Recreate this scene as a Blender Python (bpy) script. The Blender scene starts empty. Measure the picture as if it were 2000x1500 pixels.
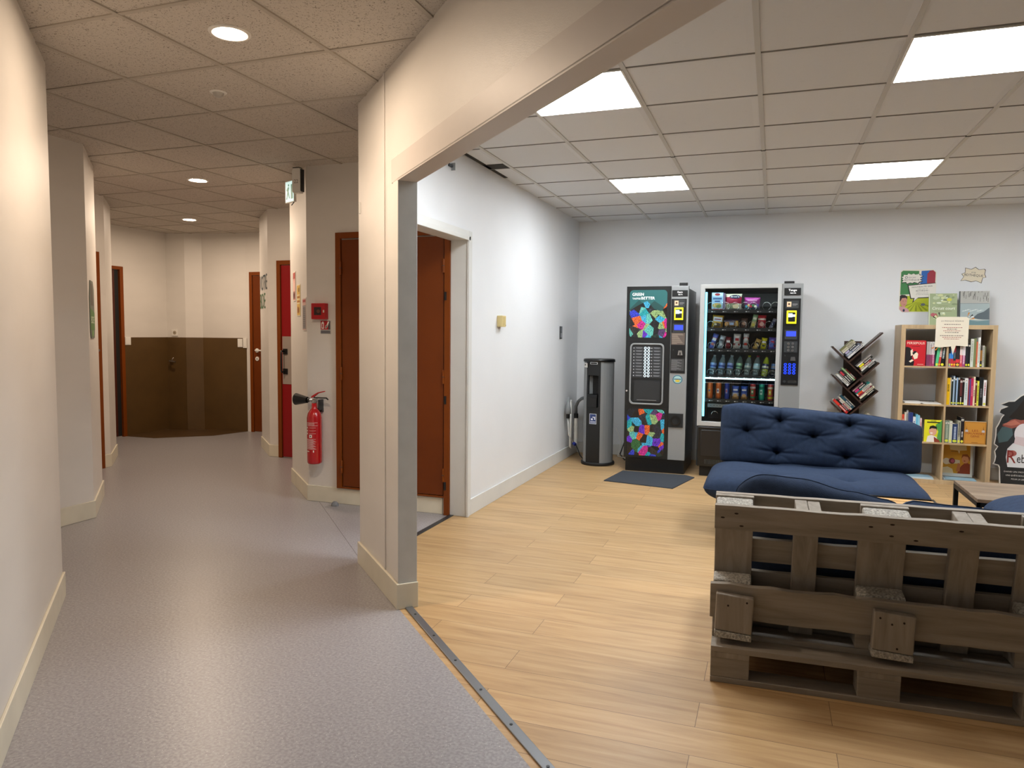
import bpy, math, random
from mathutils import Matrix, Vector
random.seed(7)
C = bpy.context.scene.collection
S = bpy.context.scene

# ------------------------------------------------------------------ camera, world, exposure
cam_d = bpy.data.cameras.new('camera'); cam = bpy.data.objects.new('camera', cam_d); C.objects.link(cam)
R_ = Vector((0.94129, 0.33715, 0.01024)); F_ = Vector((-0.33635, 0.93909, -0.07048)); 
R_.normalize(); F_ = (F_ - R_*F_.dot(R_)).normalized(); U_ = R_.cross(F_)
M = Matrix.Identity(4)
for i in range(3):
    M[i][0] = R_[i]; M[i][1] = U_[i]; M[i][2] = -F_[i]
M[2][3] = 1.36
cam.matrix_world = M
cam_d.sensor_width = 36; cam_d.lens = 36*1421.47/2000; cam_d.clip_start = 0.02
S.camera = cam
W = bpy.data.worlds.new('world'); S.world = W; W.use_nodes = True
W.node_tree.nodes['Background'].inputs[0].default_value = (0.8, 0.85, 0.9, 1)
W.node_tree.nodes['Background'].inputs[1].default_value = 0.05
S.view_settings.view_transform = 'Standard'; S.view_settings.look = 'None'
S.view_settings.exposure = 0.0; S.view_settings.gamma = 1; S.view_settings.use_curve_mapping = False
S.cycles.use_denoising = True
PANEL_L = 36.0; PANEL_C = (0.93, 0.97, 1.0)      # ceiling panels
DOWN_L = 690.0; DOWN_C = (1.0, 0.78, 0.58)       # corridor downlights

# ------------------------------------------------------------------ materials
def lin(h):
    if not isinstance(h, str): return tuple(h)
    h = h.lstrip('#'); o = []
    for i in (0, 2, 4):
        c = int(h[i:i+2], 16)/255; o.append(c/12.92 if c <= .04045 else ((c+.055)/1.055)**2.4)
    return tuple(o)
_m = {}
def mat(name, col='808080', rough=.5, metal=0, emit=0, ecol=None, coat=0, spec=None, noise=0, nscale=8, bump=0, bscale=200, stretch=None):
    if name in _m: return _m[name]
    m = bpy.data.materials.new(name); m.use_nodes = True; nt = m.node_tree; b = nt.nodes['Principled BSDF']
    c = lin(col); b.inputs['Base Color'].default_value = (*c, 1)
    b.inputs['Roughness'].default_value = rough; b.inputs['Metallic'].default_value = metal
    if coat: b.inputs['Coat Weight'].default_value = coat
    if spec is not None: b.inputs['Specular IOR Level'].default_value = spec
    if emit:
        b.inputs['Emission Color'].default_value = (*lin(ecol or col), 1); b.inputs['Emission Strength'].default_value = emit
    L = nt.links.new
    tc = nt.nodes.new('ShaderNodeTexCoord'); vec = tc.outputs['Object']
    if stretch:
        mp = nt.nodes.new('ShaderNodeMapping'); mp.inputs['Scale'].default_value = stretch; L(vec, mp.inputs['Vector']); vec = mp.outputs['Vector']
    if noise:
        n = nt.nodes.new('ShaderNodeTexNoise'); n.inputs['Scale'].default_value = nscale; n.inputs['Detail'].default_value = 6; L(vec, n.inputs['Vector'])
        r = nt.nodes.new('ShaderNodeValToRGB'); r.color_ramp.elements[0].position = .3; r.color_ramp.elements[1].position = .7
        r.color_ramp.elements[0].color = (*[x*(1-noise) for x in c], 1); r.color_ramp.elements[1].color = (*[min(1, x*(1+noise)) for x in c], 1)
        L(n.outputs['Fac'], r.inputs['Fac']); L(r.outputs['Color'], b.inputs['Base Color'])
    if bump:
        n = nt.nodes.new('ShaderNodeTexNoise'); n.inputs['Scale'].default_value = bscale; n.inputs['Detail'].default_value = 4; L(vec, n.inputs['Vector'])
        bp = nt.nodes.new('ShaderNodeBump'); bp.inputs['Strength'].default_value = bump; bp.inputs['Distance'].default_value = .01
        L(n.outputs['Fac'], bp.inputs['Height']); L(bp.outputs['Normal'], b.inputs['Normal'])
    _m[name] = m; return m
def flat(h, rough=.55):
    return mat('ink_'+h, h, rough)
def glow(h, s=1.0):
    return mat('glow_%s_%g' % (h, s), h, .4, emit=s)
WHITE_WALL = mat('white_wall_paint', 'e2e4e6', .5, noise=.02, nscale=2, bump=.12, bscale=160)
CREAM_WALL = mat('corridor_wall_paint', 'dcd8d2', .42, noise=.03, nscale=2, bump=.12, bscale=220, stretch=(1, 1, 2.5))
SKIRT_W = mat('white_skirting', 'd6d6d2', .4, noise=.03, nscale=5)
SKIRT_C = mat('cream_skirting', 'd8d2bf', .4, noise=.06, nscale=6)
BEAM_BAND = mat('beam_band_paint', 'cfc8c2', .45, noise=.03, nscale=3)
GREY_JAMB = mat('shaded_scuffed_jamb', 'c2c3c0', .45, noise=.06, nscale=9)  # greyer than the wall: shade on the jamb end put into the colour
ORANGE = mat('brown_orange_door_paint', '6a3006', .45, spec=.3, noise=.08, nscale=3)
ORANGE_FR = mat('brown_orange_frame_paint', '793a06', .45, spec=.3, noise=.06, nscale=6)
BLACK = mat('black_plastic', '0e0f10', .35)
BLACKM = mat('matt_black', '141414', .7)
DKGREY = mat('dark_grey_metal', '3a3d3f', .4, metal=.3)
SILVER = mat('silver_paint', '989b9c', .38, metal=.35)
STEEL = mat('steel', 'b8b8b8', .25, metal=1)
CHROME = mat('chrome', 'dedede', .08, metal=1)
WHITEP = mat('white_plastic', 'e8e6e0', .35)
PAGES = mat('book_pages', 'd8d2c0', .8)

def tile_mat(name, base, dark, sc, amt):
    m = bpy.data.materials.new(name); m.use_nodes = True; nt = m.node_tree; b = nt.nodes['Principled BSDF']; L = nt.links.new
    b.inputs['Roughness'].default_value = .85
    tc = nt.nodes.new('ShaderNodeTexCoord')
    n = nt.nodes.new('ShaderNodeTexNoise'); n.inputs['Scale'].default_value = sc; n.inputs['Detail'].default_value = 2; n.inputs['Distortion'].default_value = 1.2
    L(tc.outputs['Object'], n.inputs['Vector'])
    r = nt.nodes.new('ShaderNodeValToRGB'); r.color_ramp.elements[0].position = amt; r.color_ramp.elements[1].position = amt+.035
    r.color_ramp.elements[0].color = (*lin(dark), 1); r.color_ramp.elements[1].color = (*lin(base), 1)
    L(n.outputs['Fac'], r.inputs['Fac'])
    # each tile a hair lighter or darker than its neighbour
    mp = nt.nodes.new('ShaderNodeMapping'); mp.inputs['Location'].default_value = (2.55/.6, -2.33/.6, 0); mp.inputs['Scale'].default_value = (1/.6, 1/.6, 0)
    L(tc.outputs['Object'], mp.inputs['Vector'])
    fl = nt.nodes.new('ShaderNodeVectorMath'); fl.operation = 'FLOOR'; L(mp.outputs['Vector'], fl.inputs[0])
    wn = nt.nodes.new('ShaderNodeTexWhiteNoise'); L(fl.outputs['Vector'], wn.inputs['Vector'])
    mr = nt.nodes.new('ShaderNodeMapRange'); mr.inputs['To Min'].default_value = .93; mr.inputs['To Max'].default_value = 1.0; L(wn.outputs['Value'], mr.inputs['Value'])
    mx = nt.nodes.new('ShaderNodeVectorMath'); mx.operation = 'SCALE'; L(r.outputs['Color'], mx.inputs[0]); L(mr.outputs['Result'], mx.inputs['Scale'])
    L(mx.outputs['Vector'], b.inputs['Base Color']); return m
TILE_C = tile_mat('speckled_mineral_tile', 'cbc3b8', '7d7468', 125, .36)
TILE_R = tile_mat('smooth_ceiling_tile', 'dcdee0', 'd8dadc', 40, .3)
GRID_C = mat('corridor_grid_bar', 'b4aca0', .5)
GRID_R = mat('room_grid_bar', 'c4c3bf', .5)
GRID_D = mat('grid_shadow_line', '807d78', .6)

def floor_grey():
    m = bpy.data.materials.new('grey_speckled_vinyl'); m.use_nodes = True; nt = m.node_tree; b = nt.nodes['Principled BSDF']; L = nt.links.new
    tc = nt.nodes.new('ShaderNodeTexCoord')
    n = nt.nodes.new('ShaderNodeTexNoise'); n.inputs['Scale'].default_value = 90; n.inputs['Detail'].default_value = 5; L(tc.outputs['Object'], n.inputs['Vector'])
    r = nt.nodes.new('ShaderNodeValToRGB'); r.color_ramp.elements[0].position = .35; r.color_ramp.elements[1].position = .68
    r.color_ramp.elements[0].color = (*lin('888588'), 1); r.color_ramp.elements[1].color = (*lin('a19fa2'), 1); L(n.outputs['Fac'], r.inputs['Fac'])
    col = r.outputs['Color']
    for sc, th, c in ((95, .11, 'e6e4e2'), (70, .075, '47443f')):
        v = nt.nodes.new('ShaderNodeTexVoronoi'); v.inputs['Scale'].default_value = sc; L(tc.outputs['Object'], v.inputs['Vector'])
        lt = nt.nodes.new('ShaderNodeMath'); lt.operation = 'LESS_THAN'; lt.inputs[1].default_value = th; L(v.outputs['Distance'], lt.inputs[0])
        wn = nt.nodes.new('ShaderNodeMath'); wn.operation = 'GREATER_THAN'; wn.inputs[1].default_value = .45
        sp = nt.nodes.new('ShaderNodeSeparateColor'); L(v.outputs['Color'], sp.inputs['Color']); L(sp.outputs['Red'], wn.inputs[0])
        mu = nt.nodes.new('ShaderNodeMath'); mu.operation = 'MULTIPLY'; L(lt.outputs[0], mu.inputs[0]); L(wn.outputs[0], mu.inputs[1])
        mx = nt.nodes.new('ShaderNodeMix'); mx.data_type = 'RGBA'; L(mu.outputs[0], mx.inputs['Factor']); L(col, mx.inputs['A']); mx.inputs['B'].default_value = (*lin(c), 1); col = mx.outputs['Result']
    L(col, b.inputs['Base Color']); b.inputs['Roughness'].default_value = .34
    n2 = nt.nodes.new('ShaderNodeTexNoise'); n2.inputs['Scale'].default_value = 60; L(tc.outputs['Object'], n2.inputs['Vector'])
    bp = nt.nodes.new('ShaderNodeBump'); bp.inputs['Strength'].default_value = .06; bp.inputs['Distance'].default_value = .01; L(n2.outputs['Fac'], bp.inputs['Height']); L(bp.outputs['Normal'], b.inputs['Normal'])
    return m
def wood(name, c1, c2, c3, brick=None, rough=.42, grain=(1.2, 30, 30), off=(0, 0, 0), bump=.1):
    m = bpy.data.materials.new(name); m.use_nodes = True; nt = m.node_tree; b = nt.nodes['Principled BSDF']; L = nt.links.new
    tc = nt.nodes.new('ShaderNodeTexCoord'); mp = nt.nodes.new('ShaderNodeMapping'); mp.inputs['Scale'].default_value = grain; L(tc.outputs['Object'], mp.inputs['Vector'])
    vec = mp.outputs['Vector']
    if brick:
        bm = nt.nodes.new('ShaderNodeMapping'); bm.inputs['Location'].default_value = off; L(tc.outputs['Object'], bm.inputs['Vector'])
        br = nt.nodes.new('ShaderNodeTexBrick'); br.inputs['Scale'].default_value = 1; br.inputs['Brick Width'].default_value = brick[0]; br.inputs['Row Height'].default_value = brick[1]
        br.offset = .37; br.inputs['Mortar Size'].default_value = .0011; br.inputs['Mortar Smooth'].default_value = .3; br.inputs['Bias'].default_value = 0
        br.inputs['Color1'].default_value = (0, 0, 0, 1); br.inputs['Color2'].default_value = (1, 1, 1, 1); br.inputs['Mortar'].default_value = (.5, .5, .5, 1)
        L(bm.outputs['Vector'], br.inputs['Vector'])
        sc = nt.nodes.new('ShaderNodeVectorMath'); sc.operation = 'SCALE'; sc.inputs['Scale'].default_value = 37; L(br.outputs['Color'], sc.inputs[0])
        ad = nt.nodes.new('ShaderNodeVectorMath'); ad.operation = 'ADD'; L(vec, ad.inputs[0]); L(sc.outputs['Vector'], ad.inputs[1]); vec = ad.outputs['Vector']
    n = nt.nodes.new('ShaderNodeTexNoise'); n.inputs['Scale'].default_value = 1; n.inputs['Detail'].default_value = 8; n.inputs['Roughness'].default_value = .6; n.inputs['Distortion'].default_value = .5; L(vec, n.inputs['Vector'])
    r = nt.nodes.new('ShaderNodeValToRGB'); e = r.color_ramp.elements; e[0].position = .28; e[1].position = .74; e[0].color = (*lin(c1), 1); e[1].color = (*lin(c3), 1)
    k = e.new(.5); k.color = (*lin(c2), 1); L(n.outputs['Fac'], r.inputs['Fac']); col = r.outputs['Color']
    if brick:
        s = nt.nodes.new('ShaderNodeMapRange'); s.inputs['To Min'].default_value = .9; s.inputs['To Max'].default_value = 1.07; L(br.outputs['Color'], s.inputs['Value'])
        v = nt.nodes.new('ShaderNodeVectorMath'); v.operation = 'SCALE'; L(col, v.inputs[0]); L(s.outputs['Result'], v.inputs['Scale'])
        mx = nt.nodes.new('ShaderNodeMix'); mx.data_type = 'RGBA'; L(br.outputs['Fac'], mx.inputs['Factor']); L(v.outputs['Vector'], mx.inputs['A']); mx.inputs['B'].default_value = (*lin('5a4028'), 1); col = mx.outputs['Result']
    L(col, b.inputs['Base Color']); b.inputs['Roughness'].default_value = rough
    if bump:
        bp = nt.nodes.new('ShaderNodeBump'); bp.inputs['Strength'].default_value = bump; bp.inputs['Distance'].default_value = .004; L(n.outputs['Fac'], bp.inputs['Height']); L(bp.outputs['Normal'], b.inputs['Normal'])
    return m
GREY_FLOOR = floor_grey()
WOOD_FLOOR = wood('oak_plank_vinyl', 'a58258', 'b9976a', 'c8a87c', brick=(1.22, .18), off=(.98, .007, 0), grain=(2.2, 26, 1))
OAK = wood('pale_oak_veneer', 'a48c6a', 'b89f7b', 'c6ae8a', grain=(14, 14, 1.2), bump=.04)
PALLET = wood('grey_painted_pallet_wood', '7a7268', '90877b', 'a1988c', grain=(2, 26, 26), rough=.75, bump=.5)
PALLETV = wood('grey_painted_pallet_wood_upright', '7a7268', '90877b', 'a1988c', grain=(26, 26, 2), rough=.75, bump=.5)
PALLETE = mat('rough_pale_end_grain', 'a8a49b', .85, noise=.5, nscale=120, bump=.8, bscale=140)
WENGE = wood('dark_brown_shelf_wood', '2a1a14', '3a251c', '452e23', grain=(3, 20, 3), bump=.05)
TABLE_TOP = wood('weathered_brown_tabletop', '5d4a39', '7f6a55', '9c8871', grain=(3, 24, 3), rough=.5)
PINE = wood('orange_pine_slat', 'b98a4e', 'cfa062', 'dcb074', grain=(2, 30, 30))
BLUE = mat('navy_blue_canvas', '2a3850', .9, noise=.12, nscale=40, bump=.25, bscale=260, spec=.25)
BROWN_LINO = mat('olive_brown_wall_lino', '57401f', .5, noise=.1, nscale=5)
BROWN_FL = mat('dark_brown_floor_lino', '4a3418', .5, noise=.1, nscale=5)
RUG = mat('charcoal_mat_fibre', '3b4048', .95, noise=.25, nscale=300, bump=.6, bscale=500)
def glass():
    m = bpy.data.materials.new('clear_glass'); m.use_nodes = True; nt = m.node_tree; nt.nodes.clear(); L = nt.links.new
    o = nt.nodes.new('ShaderNodeOutputMaterial'); t = nt.nodes.new('ShaderNodeBsdfTransparent'); g = nt.nodes.new('ShaderNodeBsdfGlossy'); g.inputs['Roughness'].default_value = .03
    f = nt.nodes.new('ShaderNodeFresnel'); f.inputs['IOR'].default_value = 1.35; x = nt.nodes.new('ShaderNodeMixShader'); L(f.outputs[0], x.inputs[0]); L(t.outputs[0], x.inputs[1]); L(g.outputs[0], x.inputs[2]); L(x.outputs[0], o.inputs[0])
    t.inputs[0].default_value = (.96, .98, .98, 1); return m
GLASS = glass()
def mosaic(name, strength, sc, seed):
    m = bpy.data.materials.new(name); m.use_nodes = True; nt = m.node_tree; b = nt.nodes['Principled BSDF']; L = nt.links.new
    tc = nt.nodes.new('ShaderNodeTexCoord'); mp = nt.nodes.new('ShaderNodeMapping'); mp.inputs['Location'].default_value = (seed, 0, seed*2); L(tc.outputs['Object'], mp.inputs['Vector'])
    v = nt.nodes.new('ShaderNodeTexVoronoi'); v.inputs['Scale'].default_value = sc; L(mp.outputs['Vector'], v.inputs['Vector'])
    s = nt.nodes.new('ShaderNodeSeparateColor'); L(v.outputs['Color'], s.inputs['Color'])
    r = nt.nodes.new('ShaderNodeValToRGB'); r.color_ramp.interpolation = 'CONSTANT'; cols = ['101418', '1d8f96', '2a2a33', '5a2aa8', '1c1512', '2f5d35', '3a96b8', '201a18', 'b0287a', '24553a', '1a1c20', '2b3bb0', '86a06a', '2a2424', '4a3a5a', '1a1c20', 'c85a2a', '58a89c', '20302a']
    while len(r.color_ramp.elements) > 1: r.color_ramp.elements.remove(r.color_ramp.elements[0])
    r.color_ramp.elements[0].position = 0; r.color_ramp.elements[0].color = (*lin(cols[0]), 1)
    for i, c in enumerate(cols[1:]): e = r.color_ramp.elements.new((i+1)/len(cols)); e.color = (*lin(c), 1)
    L(s.outputs['Red'], r.inputs['Fac'])
    w = nt.nodes.new('ShaderNodeTexWave'); w.inputs['Scale'].default_value = 22; w.inputs['Distortion'].default_value = 14; w.inputs['Detail Scale'].default_value = 2; L(mp.outputs['Vector'], w.inputs['Vector'])
    q = nt.nodes.new('ShaderNodeMapRange'); q.inputs['To Min'].default_value = .4; q.inputs['To Max'].default_value = 1.25; L(w.outputs['Fac'], q.inputs['Value'])
    x = nt.nodes.new('ShaderNodeVectorMath'); x.operation = 'SCALE'; L(r.outputs['Color'], x.inputs[0]); L(q.outputs['Result'], x.inputs['Scale'])
    L(x.outputs['Vector'], b.inputs['Base Color']); L(x.outputs['Vector'], b.inputs['Emission Color']); b.inputs['Emission Strength'].default_value = strength; b.inputs['Roughness'].default_value = .15
    return m

# ------------------------------------------------------------------ mesh builder
_txt = {}
def text_geo(s):
    if s in _txt: return _txt[s]
    cu = bpy.data.curves.new('t', 'FONT'); cu.body = s; cu.size = 1; cu.resolution_u = 2; cu.fill_mode = 'FRONT'
    o = bpy.data.objects.new('t', cu); C.objects.link(o); dg = bpy.context.evaluated_depsgraph_get(); me = o.evaluated_get(dg).to_mesh()
    v = [tuple(x.co) for x in me.vertices]; f = [tuple(p.vertices) for p in me.polygons]
    o.evaluated_get(dg).to_mesh_clear(); bpy.data.objects.remove(o); bpy.data.curves.remove(cu)
    _txt[s] = (v, f); return _txt[s]
def ell(cx, cz, a, b, n=20, a0=0, a1=360):
    full = abs(a1-a0) >= 360
    return [(cx+a*math.cos(math.radians(a0+(a1-a0)*i/(n if full else n-1))), cz+b*math.sin(math.radians(a0+(a1-a0)*i/(n if full else n-1)))) for i in range(n)]
def rrect(x0, z0, x1, z1, r, n=5):
    p = []
    for cx, cz, a in ((x1-r, z0+r, -90), (x1-r, z1-r, 0), (x0+r, z1-r, 90), (x0+r, z0+r, 180)):
        p += ell(cx, cz, r, r, n, a, a+90)
    return p
class MB:
    def __init__(s): s.v = []; s.f = []; s.mi = []; s.sm = []; s.mats = []; s.T = None
    def add(s, vs, fs, m, smooth=False):
        if m not in s.mats: s.mats.append(m)
        k = s.mats.index(m); n = len(s.v)
        for q in vs: s.v.append(tuple(s.T @ Vector(q)) if s.T is not None else tuple(q))
        for f in fs: s.f.append(tuple(n+i for i in f)); s.mi.append(k); s.sm.append(smooth)
        return s
    def box(s, x0, x1, y0, y1, z0, z1, m):
        v = [(x, y, z) for z in (z0, z1) for y in (y0, y1) for x in (x0, x1)]
        return s.add(v, [(0, 2, 3, 1), (4, 5, 7, 6), (0, 1, 5, 4), (2, 6, 7, 3), (0, 4, 6, 2), (1, 3, 7, 5)], m)
    def prism(s, pts, y0, y1, m):          # outline in x,z ; depth y0 (front) .. y1
        n = len(pts); a = sum(pts[i][0]*pts[(i+1) % n][1]-pts[(i+1) % n][0]*pts[i][1] for i in range(n))
        if a < 0: pts = pts[::-1]
        v = [(x, y0, z) for x, z in pts]+[(x, y1, z) for x, z in pts]
        f = [tuple(range(n)), tuple(range(2*n-1, n-1, -1))]+[(i, i+n, (i+1) % n+n, (i+1) % n) for i in range(n)]
        return s.add(v, f, m)
    def sheet(s, pts, y, m):               # flat ink on a surface facing -y
        n = len(pts); a = sum(pts[i][0]*pts[(i+1) % n][1]-pts[(i+1) % n][0]*pts[i][1] for i in range(n))
        if a < 0: pts = pts[::-1]
        return s.add([(x, y, z) for x, z in pts], [tuple(range(n))], m)
    def rect(s, x0, z0, x1, z1, y, m): return s.sheet([(x0, z0), (x1, z0), (x1, z1), (x0, z1)], y, m)
    def ring(s, po, pi, y0, y1, m):
        n = len(po); v = [(x, y0, z) for x, z in po]+[(x, y0, z) for x, z in pi]+[(x, y1, z) for x, z in po]+[(x, y1, z) for x, z in pi]
        f = []
        for i in range(n):
            j = (i+1) % n; f += [(i, j, n+j, n+i), (2*n+i, 3*n+i, 3*n+j, 2*n+j), (i, 2*n+i, 2*n+j, j), (n+i, n+j, 3*n+j, 3*n+i)]
        return s.add(v, f, m)
    def prismz(s, pts, z0, z1, m):         # outline in x,y
        n = len(pts); a = sum(pts[i][0]*pts[(i+1) % n][1]-pts[(i+1) % n][0]*pts[i][1] for i in range(n))
        if a < 0: pts = pts[::-1]
        v = [(x, y, z0) for x, y in pts]+[(x, y, z1) for x, y in pts]
        return s.add(v, [tuple(range(n-1, -1, -1)), tuple(range(n, 2*n))]+[(i, (i+1) % n, (i+1) % n+n, i+n) for i in range(n)], m)
    def cyl(s, p0, p1, r0, m, r1=None, n=16, cap=True, smooth=True):
        r1 = r0 if r1 is None else r1; p0 = Vector(p0); p1 = Vector(p1); d = (p1-p0).normalized()
        a = d.orthogonal().normalized(); b = d.cross(a); v = []
        for p, r in ((p0, r0), (p1, r1)):
            for i in range(n):
                t = 2*math.pi*i/n; v.append(tuple(p+a*r*math.cos(t)+b*r*math.sin(t)))
        s.add(v, [(i, (i+1) % n, (i+1) % n+n, i+n) for i in range(n)], m, smooth)
        if cap: s.add(v, [tuple(range(n-1, -1, -1)), tuple(range(n, 2*n))], m)
        return s
    def lathe(s, prof, m, c=(0, 0, 0), n=20, sx=1, sy=1, a0=0, a1=360):
        full = a1-a0 >= 360; cnt = n if full else n+1; v = []
        for r, z in prof:
            for i in range(cnt):
                t = math.radians(a0+(a1-a0)*i/n); v.append((c[0]+r*sx*math.cos(t), c[1]+r*sy*math.sin(t), c[2]+z))
        f = []
        for k in range(len(prof)-1):
            for i in range(n):
                j = (i+1) % cnt; f.append((k*cnt+i, k*cnt+j, (k+1)*cnt+j, (k+1)*cnt+i))
        return s.add(v, f, m, True)
    def tube(s, pts, r, m, n=8):
        P = [Vector(p) for p in pts]; v = []; a = None
        for i, p in enumerate(P):
            d = (P[min(i+1, len(P)-1)]-P[max(i-1, 0)]).normalized()
            a = d.orthogonal().normalized() if a is None else (a-d*a.dot(d)).normalized()
            b = d.cross(a)
            for k in range(n): t = 2*math.pi*k/n; v.append(tuple(p+a*r*math.cos(t)+b*r*math.sin(t)))
        f = [(i*n+k, i*n+(k+1) % n, (i+1)*n+(k+1) % n, (i+1)*n+k) for i in range(len(P)-1) for k in range(n)]
        f += [tuple(range(n-1, -1, -1)), tuple(range((len(P)-1)*n, len(P)*n))]
        return s.add(v, f, m, True)
    def text(s, t, x, z, h, y, m, w=None, al='l', slant=0, rot=0):   # h = letter height, w = fitted width
        v, f = text_geo(t); 
        if not v: return s
        xs = [q[0] for q in v]; x0 = min(xs); wd = max(xs)-x0; k = h/.7; kx = (w/wd if w else k)
        ox = {'l': 0, 'c': -wd*kx/2, 'r': -wd*kx}[al]; cr, sr = math.cos(math.radians(rot)), math.sin(math.radians(rot)); o = []
        for q in v:
            a, b = (q[0]-x0)*kx+ox+q[1]*k*slant, q[1]*k; o.append((x+a*cr-b*sr, y, z+a*sr+b*cr))
        return s.add(o, f, m)
    def build(s, name, parent=None, bevel=0, seg=2, kind=None, label=None, cat=None, group=None, mw=None, shift=True):
        me = bpy.data.meshes.new(name); vs = s.v; off = Vector((0, 0, 0))
        if parent is None and mw is None and shift:      # origin at the base of a free-standing mesh
            xs = [q[0] for q in vs]; ys = [q[1] for q in vs]; zs = [q[2] for q in vs]
            if cat: off = Vector(((min(xs)+max(xs))/2, (min(ys)+max(ys))/2, min(zs)))
        me.from_pydata([tuple(Vector(q)-off) for q in vs], [], s.f)
        for m in s.mats: me.materials.append(m)
        me.polygons.foreach_set('material_index', s.mi); me.polygons.foreach_set('use_smooth', s.sm); me.update()
        o = bpy.data.objects.new(name, me); C.objects.link(o); o.location = off
        if mw is not None: o.matrix_world = mw
        if parent: o.parent = parent
        if bevel:
            b = o.modifiers.new('bevel', 'BEVEL'); b.width = bevel; b.segments = seg; b.limit_method = 'ANGLE'; b.angle_limit = math.radians(40)
        if kind: o['kind'] = kind
        if label: o['label'] = label
        if cat: o['category'] = cat
        if group: o['group'] = group
        return o
def thing(name, label, cat, loc=(0, 0, 0), rz=0, group=None, mw=None, kind=None):
    o = bpy.data.objects.new(name, None); C.objects.link(o); o.empty_display_size = .1
    if mw is not None: o.matrix_world = mw
    else: o.location = loc; o.rotation_euler = (0, 0, rz)
    if label: o['label'] = label
    if cat: o['category'] = cat
    if group: o['group'] = group
    if kind: o['kind'] = kind
    return o
def frame(p0, p1, z=0):       # x runs along the wall from p0 to p1, y goes into the wall, z up
    u = Vector((p1[0]-p0[0], p1[1]-p0[1], 0)).normalized(); y = Vector((0, 0, 1)).cross(u)
    m = Matrix.Identity(4)
    for i in range(3): m[i][0] = u[i]; m[i][1] = y[i]; m[i][2] = (0, 0, 1)[i]
    m[0][3] = p0[0]; m[1][3] = p0[1]; m[2][3] = z
    return m
def tr(x, y, z): return Matrix.Translation((x, y, z))
def struct(mb, name, **k): return mb.build(name, kind='structure', **k)

# ------------------------------------------------------------------ room shell
HC = 2.635; HR = 2.605
A, B = (-2.243, 3.655), (-1.691, 3.107)
grey = [(-9.4, -3.2), (4.62, -3.2), (-2.19, 3.605), (-2.19, 8.6), (-9.4, 8.6)]
woodp = [(-2.19, 3.605), (4.62, -3.2), (4.62, 8.2), (-2.19, 8.2)]
struct(MB().prismz(grey, -.1, 0, GREY_FLOOR), 'floor'); struct(MB().prismz(woodp, -.1, 0, WOOD_FLOOR), 'floor')
# welded joints in the vinyl
j = MB()
for p0, p1 in (((-3.36, 4.87), (-2.25, 3.68)), ((-4.56, 3.6), (-4.06, 3.05)), ((-5.1, 4.32), (-2.3, 3.9))):
    d = Vector((p1[0]-p0[0], p1[1]-p0[1], 0)).normalized(); n_ = Vector((-d.y, d.x, 0))*.0012
    if p0[0] == -5.1: continue
    j.prismz([(p0[0]+n_.x, p0[1]+n_.y), (p1[0]+n_.x, p1[1]+n_.y), (p1[0]-n_.x, p1[1]-n_.y), (p0[0]-n_.x, p0[1]-n_.y)], 0, .0006, flat('5c5652'))
struct(j, 'trim_5')
alc = [(-7.70, 6.97), (-7.22, 6.98), (-6.72, 7.44), (-6.60, 7.95), (-7.25, 7.87), (-7.42, 7.74), (-7.68, 7.70)]
struct(MB().prismz(alc, 0, .0025, BROWN_FL), 'floor')

def wallseg(mb, p0, p1, z0, z1, m, t=.1):
    mb.T = frame(p0, p1); L = (Vector(p1)-Vector(p0)).length; mb.box(0, L, 0, t, z0, z1, m); mb.T = None
TOPZ = 2.9
wr = MB(); wallseg(wr, (-2.19, 8.05), (4.5, 8.05), 0, TOPZ, WHITE_WALL); struct(wr, 'wall_back')
# left wall of the lounge with its doorway (y 3.62..4.87)
wl = MB(); wl.box(-2.14, -2.09, 3.60, 3.63, 0, TOPZ, WHITE_WALL); wl.box(-2.19, -2.09, 3.62, 4.87, 2.03, TOPZ, WHITE_WALL); wl.box(-2.19, -2.09, 4.87, 8.05, 0, TOPZ, WHITE_WALL); struct(wl, 'wall_left')
tl = MB()
tl.box(-2.225, -2.078, 4.868, 4.93, 0, 2.085, SKIRT_W); tl.box(-2.225, -2.078, 3.625, 4.868, 2.02, 2.085, SKIRT_W)
tl.box(-2.088, -2.070, 4.855, 4.885, 0, 2.045, SKIRT_W); tl.box(-2.088, -2.070, 3.625, 4.885, 2.015, 2.045, SKIRT_W)
struct(tl, 'trim_1', bevel=.003)
wl2 = MB(); wl2.box(4.5, 4.6, -3.1, 8.15, 0, TOPZ, WHITE_WALL); struct(wl2, 'wall_right')
wl3 = MB(); wl3.box(-.5, 4.6, -3.2, -3.1, 0, TOPZ, WHITE_WALL); struct(wl3, 'wall_rear')
# slanted pillar and beam between corridor and lounge
pil = MB(); wallseg(pil, A, B, 0, TOPZ, CREAM_WALL, .085); struct(pil, 'wall_pillar')
jm = MB(); jm.T = frame(A, B); jm.box(.778, .786, -.004, .092, 0, 2.08, GREY_JAMB); struct(jm, 'trim_2', bevel=.002)
Bend = (1.75, 3.107-(1.75+1.691))
bm = MB(); wallseg(bm, B, Bend, 2.08, TOPZ, CREAM_WALL, .085); struct(bm, 'wall_beam')
bb = MB(); bb.T = frame(B, Bend); bb.box(-.1, 4.85, -.005, 0, 2.075, 2.185, BEAM_BAND); bb.box(0, 4.85, -.005, .09, 2.070, 2.08, BEAM_BAND); struct(bb, 'trim_3')
vb = MB(); vb.T = frame(A, B); vb.box(.535, .555, -.007, 0, .13, HC, CREAM_WALL); vb.box(.70, .778, -.004, 0, .13, 2.19, CREAM_WALL); struct(vb, 'trim_4', bevel=.003)
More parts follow.
